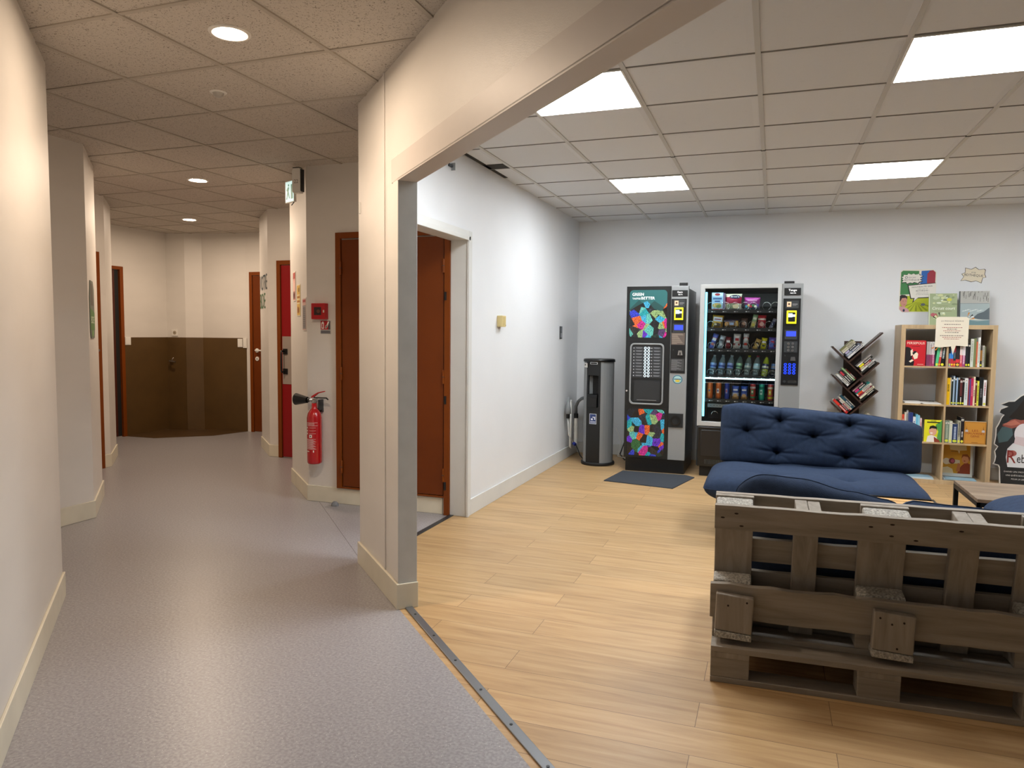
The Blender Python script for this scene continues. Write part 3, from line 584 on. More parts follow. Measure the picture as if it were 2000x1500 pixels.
# ------------------------------------------------------------------ hot drinks machine
HM = thing('hot_drinks_machine', 'tall black coffee vending machine with glowing mosaic panels and silver column', 'vending machine', (-1.362, 7.13, 0))
w1, h1, d1 = .592, 1.82, .70
MB().box(.0, w1, .05, d1, .14, h1-.02, mat('machine_side_grey', '3c4042', .35, metal=.3)).build('body', HM, .004)
MB().box(.012, w1-.004, .03, d1-.02, 0, .14, BLACK).build('plinth', HM, .006)
m = MB(); m.box(0, .427, 0, .05, .14, h1, mat('satin_black_door', '17191a', .3)); m.box(0, .427, -.001, 0, 1.285, 1.288, BLACKM); m.box(0, .427, -.001, 0, .648, .651, BLACKM); m.build('door', HM, .006)
MOS1 = mosaic('lit_mosaic_print', .38, 15, .3); MOS2 = mosaic('lit_mosaic_print_low', .38, 15, 4.1)
m = MB(); m.sheet(rrect(.03, 1.325, .392, 1.785, .035), -.002, glow('235c5c', .3)); m.prism(rrect(.026, 1.321, .396, 1.789, .037), -.0012, 0, BLACKM)
m.sheet([(.03, 1.60), (.12, 1.69), (.2, 1.62), (.27, 1.68), (.392, 1.60), (.392, 1.50), (.03, 1.50)], -.003, glow('1a4442', .25))
pts = [(.032, 1.36)]+ell(.067, 1.36, .035, .035, 5, 180, 270)+ell(.357, 1.36, .035, .035, 5, 270, 360)+[(.392, 1.66), (.34, 1.58), (.27, 1.60), (.2, 1.68), (.12, 1.64), (.032, 1.59)]
m.sheet(pts, -.004, MOS1); WG = glow('ffffff', .8)
m.text('GREEN', .055, 1.73, .028, -.005, WG, w=.11); m.text('TASTES', .055, 1.695, .015, -.005, WG, w=.08); m.text('BETTER', .143, 1.694, .026, -.005, WG, w=.13); m.build('lit_panel', HM, label='upper glowing mosaic panel with slogan')
m = MB(); m.sheet(rrect(.03, .165, .392, .625, .035), -.003, MOS2); m.prism(rrect(.026, .161, .396, .629, .037), -.0015, 0, BLACKM); m.build('lit_panel', HM, label='lower glowing mosaic panel')
m = MB(); m.ring(rrect(.045, .67, .375, 1.27, .04), rrect(.06, .685, .36, 1.255, .03), -.018, 0, SILVER); m.build('surround', HM, .003)
m = MB(); m.box(.062, .358, -.004, 0, .93, 1.255, mat('selection_grey', '2a2c2e', .35))
for k in range(10):
    z = 1.222-k*.030
    for x0, x1 in ((.072, .175), (.245, .348)):
        m.rect(x0, z-.010, x1, z+.011, -.0048, flat('3b3d40')); m.rect(x0+.03, z+.002, x1-.012, z+.0045, -.0055, flat('b9bcc0')); m.rect(x0+.035, z-.004, x1-.02, z-.002, -.0055, flat('8d9094')); m.rect(x0+.006, z-.004, x0+.014, z+.004, -.0055, flat('d0d2d4'))
SPH = m.build('selection_panel', HM)
RNG = glow('dff4ff', 1.0)
for k in range(10):
    for x in (.193, .226):
        z = 1.222-k*.030
        MB().ring(ell(x, z, .0125, .0125, 18), ell(x, z, .0075, .0075, 18), -.008, -.004, RNG).sheet(ell(x, z, .0075, .0075, 14), -.006, BLACKM).build('button', SPH)
m = MB(); m.box(.07, .35, -.001, 0, .69, .915, BLACKM); m.box(.09, .345, -.008, -.001, .70, .905, mat('smoked_door', '2c2e30', .15)); m.box(.12, .31, -.012, -.008, .712, .716, SILVER); m.build('delivery_door', HM)
MB().cyl((.018, 0, .80), (.018, -.008, .80), .009, CHROME).build('lock', HM)
m = MB(); m.box(.430, w1, -.002, .05, .14, h1+.002, SILVER); m.build('side_column', HM, .003)
m = MB(); m.box(.437, .583, -.006, -.002, 1.72, 1.78, BLACK); m.text('Opera', .51, 1.755, .016, -.0068, WG, al='c', w=.05); m.text('NECTA', .515, 1.733, .012, -.0068, glow('e8e8e8', .8), al='c', w=.04); m.build('name_plate', HM)
m = MB(); m.box(.434, .575, -.008, -.002, .985, 1.70, BLACK); PPH = m.build('payment_panel', HM, .002)
def payments(root_, root, x0, y, z_card, z_yel, z_disp, dw=.075):
    m = MB(); m.box(x0-.055, x0+.055, y-.006, y, z_card-.035, z_card+.035, DKGREY); m.rect(x0-.045, z_card-.02, x0-.008, z_card+.025, y-.0068, flat('e7c6a0')); m.rect(x0-.035, z_card-.004, x0-.018, z_card+.012, y-.0074, flat('5a3a28')); m.rect(x0+.002, z_card+.0, x0+.045, z_card+.006, y-.0068, flat('8f8f90')); m.rect(x0+.002, z_card-.012, x0+.035, z_card-.008, y-.0068, flat('7d7d7e')); m.build('card_sticker', root)
    m = MB(); m.box(x0-.045, x0+.04, y-.025, y, z_yel-.065, z_yel+.055, mat('reader_yellow', 'e8e020', .35, emit=.15)); m.rect(x0-.03, z_yel-.045, x0+.028, z_yel+.038, y-.0258, BLACK); m.rect(x0-.03, z_yel-.005, x0+.005, z_yel+.03, y-.0266, glow('b8e6ee', .9)); m.rect(x0+.005, z_yel+.0, x0+.028, z_yel+.018, y-.0266, glow('ffffff', .8)); m.build('card_reader', root, .004)
    m = MB(); m.box(x0-.055, x0+.05, y-.005, y, z_disp-.045, z_disp+.04, DKGREY); m.rect(x0-.042, z_disp-.018, x0+.040, z_disp+.028, y-.0058, glow('2a3ef0', 1.1)); m.build('display', root)
payments(HM, PPH, .508, -.008, 1.655, 1.56, 1.42)
m = MB(); m.rect(.44, 1.26, .567, 1.375, -.0088, flat('5d5048'))
for k in range(11): m.rect(.446, 1.268+k*.0095, .446+.05+((k*53) % 60)/1000, 1.271+k*.0095, -.0096, flat('a89888'))
m.build('instruction_sticker', PPH); m = MB(); m.rect(.44, 1.01, .565, 1.125, -.0088, flat('3c3c3c'))
for k in range(11): m.rect(.446, 1.016+k*.0095, .446+.05+((k*41) % 60)/1000, 1.019+k*.0095, -.0096, flat('8e8e8e'))
m.build('instruction_sticker', PPH)
m = MB(); m.prism([(.505, 1.16), (.553, 1.16), (.545, 1.205), (.512, 1.205)], -.03, -.008, STEEL); m.prism([(.522, 1.165), (.535, 1.165), (.531, 1.19), (.526, 1.19)], -.031, -.03, BLACK); m.build('coin_slot', PPH); MB().cyl((.46, -.008, 1.21), (.46, -.011, 1.21), .006, DKGREY).build('lock', PPH)
m = MB(); m.sheet(ell(.508, .925, .046, .042, 28), -.0028, flat('2c6d86')); m.sheet(ell(.508, .925, .038, .035, 28), -.0036, flat('9fc3c0')); m.sheet(ell(.508, .912, .022, .012, 16), -.0044, flat('c9b23a')); m.rect(.474, .925, .542, .932, -.0044, flat('1f3f55')); m.build('round_sticker', HM)
m = MB(); m.box(.432, .57, -.012, -.002, .46, .595, BLACKM); m.ring(ell(.50, .528, .048, .048, 28), ell(.50, .528, .036, .036, 28), -.02, -.012, mat('gloss_black_ring', '1a1a1a', .15)); m.build('coin_return', HM)
MB().prismz([(.50, .02), (.505, .0), (.575, .0), (.58, .02), (.575, .05), (.505, .05)], h1+.002, h1+.032, BLACK).build('top_lock', HM, .003)

# ------------------------------------------------------------------ snack machine
SM = thing('snack_machine', 'glass fronted snack and bottle vending machine with silver frame behind the sofa', 'vending machine', (-.662, 7.12, 0))
w2, h2, d2 = .905, 1.83, .80
IN = mat('cabinet_interior', '2b2d2f', .5); SMG = mat('machine_light_silver', '8e9090', .35, metal=.25)
m = MB()
m.box(0, .03, .04, d2, .10, h2, DKGREY); m.box(w2-.03, w2, .04, d2, .10, h2, SMG); m.box(.03, w2-.03, .74, d2, .10, h2, IN); m.box(.03, w2-.03, .04, .74, h2-.03, h2, IN); m.box(.03, .70, .04, .74, .46, .49, IN); m.box(.70, .72, .04, .74, .49, h2-.03, IN)
m.box(.03, .70, .04, .74, .10, .13, IN); m.box(.72, w2-.03, .05, .70, .12, h2-.03, BLACKM); m.build('cabinet', SM)
MB().rect(.06, 1.65, .69, 1.78, .735, flat('8c8f90')).build('back_plate', SM); MB().rect(.1, 1.0, .69, 1.2, .735, flat('8c8f90')).build('back_plate', SM)
m = MB(); m.box(.03, w2-.03, .06, .70, 0, .10, BLACKM); m.build('plinth', SM)
po = [(0, .49), (.725, .49), (.725, 1.832), (0, 1.832)]; pi = [(.043, .535), (.69, .535), (.69, 1.793), (.043, 1.793)]
MB().ring(po, pi, 0, .04, mat('door_frame_silver', 'b6b7b5', .3, metal=.2)).build('door_frame', SM, .004)
MB().box(.043, .69, .010, .016, .535, 1.793, GLASS).build('glass_pane', SM)
CYG = glow('7fd8f0', 3.0)
MB().box(.046, .062, .03, .055, .58, 1.76, CYG).build('light_strip', SM, label='cyan white vertical light tube')
MB().box(.06, .69, .060, .075, .938, .952, glow('cdeef2', 2.6)).build('light_strip', SM, label='horizontal white light bar')
MB().box(.70, w2, -.001, .05, .12, 1.832, SMG).build('side_column', SM, .004) if False else MB().box(.727, w2, 0, .05, .12, 1.832, SMG).build('side_column', SM, .004)
m = MB(); m.box(.745, .885, -.006, 0, 1.725, 1.79, BLACK); m.text('Tango', .815, 1.762, .018, -.0068, WG, al='c', w=.07); m.text('NECTA', .82, 1.738, .011, -.0068, glow('e8e8e8', .8), al='c', w=.05); m.build('name_plate', SM)
m = MB(); m.box(.740, .888, -.008, 0, .905, 1.695, BLACK); PPS = m.build('payment_panel', SM, .002)
payments(SM, PPS, .815, -.008, 1.64, 1.53, 1.37)
m = MB(); m.box(.757, .872, -.014, -.008, 1.205, 1.305, DKGREY); m.build('button_plate', PPS)
for r in range(3):
    for c in range(2): MB().cyl((.795+.037*c, -.014, 1.285-.03*r), (.795+.037*c, -.018, 1.285-.03*r), .012, STEEL).build('button', PPS)
KB = glow('1840ff', 1.2)
for r in range(4):
    for c in range(3):
        x, z = .775+.037*c, 1.095-.026*r
        MB().ring(ell(x, z, .0135, .0115, 16), ell(x, z, .008, .0065, 16), -.013, -.008, KB).sheet(ell(x, z, .008, .0065, 12), -.010, flat('101a50')).build('key', PPS)
m = MB(); m.prism([(.815, 1.13), (.86, 1.13), (.855, 1.165), (.82, 1.165)], -.03, -.008, STEEL); m.build('coin_slot', PPS)
MB().cyl((.77, -.008, 1.175), (.77, -.012, 1.175), .006, DKGREY).build('lock', PPS); MB().box(.80, .875, -.011, -.008, .925, .95, BLACKM).build('coin_return', PPS); MB().cyl((.772, -.008, .938), (.772, -.013, .938), .012, DKGREY).build('lock', PPS)
MB().prismz([(.74, .02), (.745, .0), (.825, 0), (.83, .02)], h2+.002, h2+.022, BLACK).build('top_lock', SM, .002)
MB().box(.05, .69, .045, .06, 1.796, 1.802, glow('e4f4f8', 35.0)).build('light_strip', SM, label='added unseen light tube under the cabinet top')  # unseen tube added to brighten the shelves from above
# lower delivery bin
m = MB(); m.box(.01, .73, .0, .06, .10, .485, mat('gloss_black_bin', '121314', .2)); m.build('bin_front', SM, .008)
MB().box(.04, .69, -.012, 0, .20, .455, mat('bin_flap', '1c1d1f', .15)).build('bin_flap', SM, .012)
m = MB()
for k in range(14): m.box(.08+.012*k, .085+.012*k, -.003, 0, .125, .17, DKGREY)
m.build('vent_slats', SM)
m = MB(); m.tube([(.16+.03*math.cos(t), .05, .60+.03*math.sin(t)) for t in [math.radians(a) for a in range(20, 200, 15)]], .003, CHROME); m.build('flap_handle', SM)
SHO = []
SHZ = [1.594, 1.423, 1.225, .970, .745]
TR = mat('black_tray', '151617', .4); TAG = flat('e6e6e4')
for i, z in enumerate(SHZ):
    m = MB(); m.box(.055, .70, .075, .70, z-.022, z-.006, TR); m.box(.055, .70, .070, .075, z-.028, z+.004, TR)
    n = 8 if i > 1 else 6
    for k in range(n):
        x = .10+.62*k/n; m.rect(x, z-.020, x+.014, z-.012, .069, TAG); m.rect(x+.020, z-.019, x+.036, z-.013, .069, flat('9a9a98'))
    if i == 4:
        for k in range(9): m.box(.066+.0785*k, .068+.0785*k, .075, .5, z, z+.17, DKGREY)
        m.box(.06, .70, .072, .074, z+.155, z+.160, CHROME)
    SHO.append(m.build('shelf', SM))
m = MB(); m.box(.09, .70, .076, .08, .665, .70, mat('perforated_strip', '7b7d7d', .4))
for k in range(20): m.sheet(ell(.12+.029*k, .683, .004, .004, 8), .0755, BLACKM)
m.build('perforated_bar', SM)
WIRE = mat('coil_wire', 'c8cccc', .2, metal=.9)
def coil(x, z, r=.033, y0=.085):
    par = SHO[SHZ.index(z)]
    P = [(x+r*math.cos(t), y0+.03*t/6.283, z+r+r*math.sin(t)*1.0) for t in [math.pi*(-.4)+i*math.pi/9 for i in range(44)]]
    MB().tube(P, .0017, WIRE, 5).build('coil', par)
X0 = -.662; pit = .0795
cols8 = [.074+pit*(k+.0) for k in range(8)]
for x in (.076, .175, .215, .30, .39, .46, .580, .655): coil(x+.015, SHZ[0], .036)
for x in (.080, .20, .285, .372, .455, .53, .605): coil(x+.015, SHZ[1], .033)
for k in range(8): coil(cols8[k]+.03, SHZ[2], .031)
for k in range(8): coil(cols8[k]+.03, SHZ[3], .030)

GG = 'goods in the snack machine'
def pillow(m, w, h, t, base, n=8, crimp=True, wr=.006, seed=0):      # sealed bag standing up, front = -y
    rnd = random.Random(seed); N, K = n, n+2; v = []; f = []
    def th(u, q): return t/2*max(0, (1-abs(2*u-1)**2.4))**.6*max(0, (1-abs(2*q-1)**3))**.5
    for side in (-1, 1):
        for j in range(K+1):
            for i in range(N+1):
                u, q = i/N, j/K; x = (u-.5)*w*(1-.06*math.sin(math.pi*q)); v.append((x, side*(th(u, q)+.0006+(rnd.random()*wr if 0 < i < N and 0 < j < K else 0)), q*h))
    o = (N+1)*(K+1)
    for j in range(K):
        for i in range(N):
            a = j*(N+1)+i; f.append((a, a+1, a+N+2, a+N+1)); f.append((o+a, o+a+N+1, o+a+N+2, o+a+1))
    bord = [i for i in range(N+1)]+[j*(N+1)+N for j in range(1, K+1)]+[K*(N+1)+i for i in range(N-1, -1, -1)]+[j*(N+1) for j in range(K-1, 0, -1)]
    for a, b in zip(bord, bord[1:]+bord[:1]): f.append((b, a, o+a, o+b))
    fr = [k for k in range(len(f))]
    mats_ = base if isinstance(base, list) else [base]
    for k, face in enumerate(f):       # colour bands by height
        z = sum(v[i][2] for i in face)/len(face)/h; front = sum(v[i][1] for i in face) <= 0
        mm = mats_[min(len(mats_)-1, int(z*len(mats_)))]
        if mm not in m.mats: m.mats.append(mm)
    n0 = len(m.v)
    for q in v: m.v.append(tuple(m.T @ Vector(q)) if m.T is not None else q)
    for face in f:
        z = sum(v[i][2] for i in face)/len(face)/h; mm = mats_[min(len(mats_)-1, max(0, int(z*len(mats_))))]
        m.f.append(tuple(n0+i for i in face)); m.mi.append(m.mats.index(mm)); m.sm.append(True)
    return m
def foil(c): return mat('foil_'+c, c, .28, metal=.15)
def patch(m, x0, z0, x1, z1, t, c, bow=1): m.rect(x0, z0, x1, z1, -t/2-.0065, foil(c))
def good(mb, name, label, cat, x, z, y=.14, tilt=0, grp=GG, lean=0):
    mw = tr(X0+x, 7.12+y, z) @ Matrix.Rotation(math.radians(tilt), 4, 'Y') @ Matrix.Rotation(math.radians(lean), 4, 'X')
    return mb.build(name, mw=mw, label=label, cat=cat, group=grp)
# top row
m = MB(); m.box(-.052, .052, -.035, .035, 0, .165, foil('8fb6cf')); m.rect(-.052, .0, .052, .012, -.036, foil('9c3a3c')); m.rect(-.048, .13, .048, .16, -.036, foil('b9c9d4')); m.sheet(ell(0, .148, .025, .012, 14), -.037, foil('8a3336')); m.rect(-.04, .1, .04, .118, -.036, foil('46618a')); m.rect(-.025, .078, .025, .09, -.036, foil('2f4f86')); m.sheet(ell(-.005, .045, .042, .022, 14), -.036, foil('b9a05a')); m.sheet(ell(.012, .035, .025, .015, 14), -.037, foil('6d8a4a'))
m.box(.052, .07, -.03, .035, 0, .16, foil('6f5f7c')); good(m, 'snack_packet', 'tall pale blue sandwich cracker pack at the left of the top row', 'packet', .15, SHZ[0])
m = MB(); pillow(m, .155, .155, .06, [foil('c9c4b0'), foil('b9b49a'), foil('8c1f38'), foil('a02a44'), foil('c4c3ae')], 8); m.sheet(ell(.015, .125, .05, .018, 18), -.0345, foil('16204a')); m.text("Bret's", .015, .119, .016, -.036, foil('e8e8e8'), al='c', w=.075); m.sheet(ell(-.01, .04, .045, .025, 16), -.0345, foil('6b7b5a')); m.sheet(ell(.025, .035, .03, .02, 16), -.036, foil('cbbf9a')); good(m, 'crisp_bag', 'crimson and cream crisp bag with dark oval badge, second on the top row', 'crisps', .295, SHZ[0])
m = MB(); pillow(m, .145, .12, .05, [foil('3f5a6a'), foil('6a4a6a'), foil('8a2f78'), foil('9a3a86')], 8); m.text('miami', 0, .085, .014, -.031, foil('e6c9e0'), al='c', w=.08); 
for k, c in enumerate(('3fa0b0', 'd8a03a', 'c04050', '4a9a5a', 'e0e0d0', '5a4a9a')): m.sheet(ell(-.05+.02*k, .035+.01*(k % 2), .012, .012, 10), -.031, foil(c))
good(m, 'sweet_pouch', 'purple sweet pouch with coloured dots at the middle of the top row', 'sweets', .465, SHZ[0])
# second row
m = MB(); pillow(m, .105, .125, .045, [foil('c9922a'), foil('d8a83a'), foil('e0b040')], 7); m.rect(-.04, .065, .04, .105, -.029, foil('cfd6e0')); m.rect(-.03, .08, .03, .088, -.0296, foil('8a2a30')); m.sheet(ell(0, .035, .03, .018, 12), -.029, foil('4a3a2a')); m.sheet(ell(-.015, .035, .012, .01, 12), -.0296, foil('d9c9a0')); good(m, 'crisp_bag', 'golden yellow crinkled bag at the left of the second row', 'crisps', .15, SHZ[1], tilt=6)
m = MB(); pillow(m, .14, .082, .035, [foil('5a4632'), foil('8c6a40'), foil('3a3048')], 8); m.sheet(ell(-.045, .04, .018, .022, 12), -.0245, foil('c9924a')); m.rect(-.02, .03, .02, .055, -.0245, foil('9fb8dc')); m.rect(.035, .02, .06, .07, -.0245, foil('c9a04a')); good(m, 'biscuit_packet', 'wide brown and gold biscuit packet lying second on the second row', 'biscuits', .285, SHZ[1])
m = MB(); pillow(m, .06, .095, .03, [foil('6b4a3c'), foil('8a6a58'), foil('5a4238')], 6); m.sheet(ell(0, .045, .02, .015, 12), -.022, foil('b08a74')); good(m, 'chocolate_bag', 'small brown chocolate bag in the middle of the second row', 'chocolate', .40, SHZ[1])
m = MB(); pillow(m, .045, .135, .028, [foil('b8b070'), foil('c9c488'), foil('9ac08a'), foil('a8d09a')], 6); m.rect(-.015, .085, .015, .105, -.021, foil('e6ecd8')); m.sheet(ell(0, .035, .015, .015, 12), -.021, foil('d8cc5a')); good(m, 'snack_bar', 'pale green tall snack bar leaning right on the second row', 'snack bar', .475, SHZ[1], tilt=12)
m = MB(); pillow(m, .075, .125, .03, [foil('b0202c'), foil('d8606a'), foil('c02834'), foil('e0d0c0'), foil('c42a36')], 6); m.sheet(ell(0, .04, .02, .02, 12), -.022, foil('e8b0a0')); good(m, 'crisp_bag', 'red and cream small snack bag, second from right on the second row', 'snack bag', .555, SHZ[1], tilt=2)
m = MB(); pillow(m, .035, .10, .025, [foil('8a8aa8'), foil('5a5a80'), foil('a8a8c0')], 5); good(m, 'snack_bar', 'slanted violet grey bar at the right end of the second row', 'snack bar', .635, SHZ[1], tilt=24)
# third row of bars
B3 = [('5a6ac0', 'd8d0e0', 'c06a60', 18, .15, 'blue and white chocolate bar slanting at left end of the third row'), ('b0b8c0', '505860', 'd8dce0', 14, .13, 'silver wrapped bar, second on the third row'), ('7a1820', 'b04a50', '8a2028', 4, .115, 'dark red wrapped bar, third on the third row'),
      ('d8d0c8', 'b02028', 'c8c8cc', 3, .145, 'red and white striped bar, fourth on the third row'), ('c8c8c8', '4a4a4a', 'c03018', 4, .15, 'silver bar with red top corner, fifth on the third row'), ('c8a050', '4a3a18', 'd8b868', 22, .105, 'thin gold bar slanting, sixth on the third row'),
      ('e0d820', 'f0ec60', '4a4a20', 8, .11, 'bright yellow bar, second from right on the third row'), ('6a5ac0', 'c02858', '80a0e0', 4, .115, 'pink and violet round sweet bag at right end of the third row')]
for k, (a, b, c, tl_, hh, lb) in enumerate(B3):
    m = MB(); pillow(m, .05 if k not in (3, 7) else .066, hh, .026, [foil(a), foil(b), foil(a), foil(c), foil(a)], 6, seed=k)
    m.rect(-.013, hh*.25, .013, hh*.42, -.020, foil(c)); m.rect(-.016, hh*.55, .016, hh*.72, -.020, foil(b if k % 2 else 'e8e8e8'))
    if k == 7: m.sheet(ell(-.008, hh*.4, .022, .024, 14), -.021, foil('5a7ad8'))
    good(m, 'chocolate_bar', lb, 'chocolate bar', cols8[k]+.028+(.006 if tl_ > 10 else 0)-.006, SHZ[2], tilt=tl_)
# bottles
PET = mat('clear_bottle_plastic', '9fb0b4', .08, spec=.8); 
def liquid(c):
    m_ = mat('drink_'+c, c, .08, coat=.4)
    if c not in ('b0c038', '20242a'): m_.node_tree.nodes['Principled BSDF'].inputs['Alpha'].default_value = .42
    return m_
BT = [('8fa6ac', '9ab8e8', '3a58a8', 'b8c0c8', 'clear water bottle with blue label, far left of the bottle row'), ('8fa6ac', '8aa8e0', '3450a0', 'b8c0c8', 'clear water bottle with blue label, second from left'), ('8fa6ac', '9ab0e8', '3450a0', 'b8c0c8', 'clear water bottle with blue label, third from left'),
      ('7f9a94', '9ad0a8', '3a6a58', '30383a', 'clear bottle with pale green label and dark cap'), ('90a8a4', '8098a0', 'c0d0cc', 'd8e020', 'clear bottle with yellow green cap'), ('90a8ac', 'a8d8e8', 'c8e0e8', 'd03858', 'clear bottle with pink red cap'),
      ('b0c038', '283468', 'e0e8d0', '4a3020', 'yellow green lemonade bottle with navy label'), ('20242a', '5a88c8', '9098a8', '202024', 'dark cola bottle with blue label at the right end')]
for k, (bd, l1, l2, cp_, lb) in enumerate(BT):
    m = MB(); LQ = liquid(bd); r = .029
    m.lathe([(0, 0), (.02, 0), (r, .012), (r-.002, .03), (r, .04), (r-.002, .055), (r, .07)], LQ, n=18); m.lathe([(r+.0004, .07), (r+.0008, .072), (r+.0008, .118), (r+.0004, .12)], foil(l1), n=18)
    m.lathe([(r+.0012, .08), (r+.0012, .098)], foil(l2), n=18); m.lathe([(r, .12), (r-.001, .13), (.022, .155), (.012, .178), (.011, .186)], LQ, n=18); m.lathe([(.0135, .184), (.0135, .198), (0, .199)], mat('cap_'+cp_, cp_, .4), n=14)
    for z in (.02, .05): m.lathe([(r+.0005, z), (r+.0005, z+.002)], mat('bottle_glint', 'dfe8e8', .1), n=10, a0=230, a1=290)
    good(m, 'drink_bottle', lb+' of the snack machine' if k < 3 else lb+' on the bottle shelf', 'bottle', cols8[k]+.040, SHZ[3], y=.15, tilt=7, lean=-8, grp='bottles in the snack machine')
CN = [('d86018', 'e88830', '2a3a8a', 'can', 'orange soda can at the far left of the lowest shelf'), ('d86818', 'f0e0c8', '2a48a8', 'can', 'orange soda can with white and blue badge, second on lowest shelf'), ('1a3aa0', '8a90c8', 'c03028', 'can', 'deep blue slim can with red mark, third on the lowest shelf'),
      ('3858b0', 'c8d0e0', 'c89858', 'pouch', 'blue and white biscuit pouch, left one of the pair on lowest shelf'), ('3858b0', '6878c0', 'b88850', 'pouch', 'blue biscuit pouch, right one of the pair on the lowest shelf'), ('b03028', '2a8a58', 'd8c8c0', 'can', 'red and green iced tea can on the lowest shelf'),
      ('1a9a80', 'b8e0d8', '106a58', 'can', 'teal green soda can on the lowest shelf'), ('c85048', 'e0d020', 'f0e0c0', 'can', 'pink red fruit can with yellow band, right end of lowest shelf')]
for k, (a, b, c, kd, lb) in enumerate(CN):
    m = MB(); r = .027 if k != 2 else .023
    if kd == 'can':
        m.lathe([(0, 0), (.02, 0), (r, .008), (r, .145), (.022, .155), (.022, .158), (0, .156)], foil(a), n=20)
        for (z0, z1, cc, a0, a1) in ((.055, .10, b, 235, 285), (.07, .088, c, 245, 275), (.02, .035, b if k in (5, 7) else a, 200, 340), (.11, .128, c if k in (5, 6, 7) else a, 200, 340)): m.lathe([(r+.0006, z0), (r+.0006, z1)], foil(cc), n=10, a0=a0, a1=a1)
        m.lathe([(.0225, .156), (.0225, .159), (.018, .157), (0, .157)], STEEL, n=16)
        good(m, 'drink_can', lb, 'can', .105+.0785*k, SHZ[4], y=.13, grp='cans and pouches on the lowest shelf')
    else:
        pillow(m, .068, .13, .035, [foil(c), foil(b), foil(a), foil(a)], 6, seed=k); m.sheet(ell(0, .04, .02, .016, 12), -.0245, foil('d8b078')); m.rect(-.02, .085, .02, .1, -.0245, foil('e0e4f0'))
        good(m, 'biscuit_pouch', lb, 'biscuits', .105+.0785*k, SHZ[4], y=.13, grp='cans and pouches on the lowest shelf')

# ------------------------------------------------------------------ cube bookcase
BC = thing('bookcase', 'pale oak open cube bookcase two wide and four high against the back wall', 'bookcase', (1.12, 7.60, 0))
bw, bd, bh = .77, .39, 1.47
MB().box(0, .038, 0, bd, 0, bh-.038, OAK).build('side_panel', BC, .001); MB().box(bw-.038, bw, 0, bd, 0, bh-.038, OAK).build('side_panel', BC, .001)
MB().box(0, bw, 0, bd, bh-.038, bh, OAK).build('top_panel', BC, .001); MB().box(.038, bw-.038, 0, bd, 0, .038, OAK).build('bottom_panel', BC, .001)
CZ = [.038, .389, .740, 1.091, 1.432]
for z in CZ[1:4]: MB().box(.038, bw-.038, .003, bd, z-.016, z, OAK).build('shelf', BC)
for k in range(4): MB().box(.377, .393, .003, bd, CZ[k], (CZ[k+1]-.016) if k < 3 else 1.432, OAK).build('divider', BC)
CL0, CL1, CR0, CR1 = 1.120+.038, 1.120+.377, 1.120+.393, 1.120+.732
ORD = ['first', 'second', 'third', 'fourth', 'fifth', 'sixth', 'seventh', 'eighth', 'ninth', 'tenth', 'eleventh', 'twelfth', 'thirteenth', 'fourteenth', 'fifteenth', 'sixteenth', 'seventeenth', 'eighteenth']
def cov(c): return mat('cover_'+c, c, .42)
def bookmesh(w, h, d, segs, dot=None, top=None, title=None, tcol='e8e8e8', seed=0):
    # spine faces -y; segs = [(z0frac, z1frac, colour)]
    m = MB(); c0 = cov(segs[0][2]); m.box(0, .0018, .001, d, 0, h, c0); m.box(w-.0018, w, .001, d, 0, h, c0); m.box(.0018, w-.0018, .004, d-.004, .003, h-.003, PAGES)
    for a, b, c in segs: m.box(0, w, 0, .002, h*a, h*b, cov(c))
    if title: 
        rnd = random.Random(seed); z = h*title[0]
        while z < h*title[1]:
            l = .004+rnd.random()*.006; m.rect(w*.3, z, w*.72, z+l, -.0007, cov(tcol)); z += l+.0022+rnd.random()*.003
    if dot: m.sheet(ell(w/2, .018, w*.42, min(.012, w*.55), 14), -.0012, cov(dot))
    if top: m.rect(w*.12, h-.028, w*.88, h-.012, -.0010, cov('e6e4dc')); m.rect(w*.3, h-.024, w*.7, h-.018, -.0016, cov('55524e')) if top > 1 else None
    return m
def row(spec, x0, z, yf, grp, where, d=.20, tilt=0):
    x = x0
    for k, s in enumerate(spec):
        w, h, segs, desc = s[0], s[1], s[2], s[3]; kw = s[4] if len(s) > 4 else {}
        tl_ = kw.pop('tilt', 0); dd = kw.pop('d', d)
        if isinstance(segs, str): segs = [(0, 1, segs)]
        m = bookmesh(w, h, dd, segs, seed=k*7+int(z*100), **kw)
        mw = tr(x, yf, z+(math.sin(math.radians(abs(tl_)))*w if tl_ < 0 else 0)) @ Matrix.Rotation(math.radians(tl_), 4, 'Y')
        m.build('book', mw=mw, label='%s, %s from the left in the %s' % (desc, ORD[k], where), cat='book', group=grp)
        x += w/math.cos(math.radians(tl_))+.0012
    return x
PW, WHT = 'a03a66', 'e2e0dc'
wp = [(0, .47, PW), (.47, 1, WHT)]
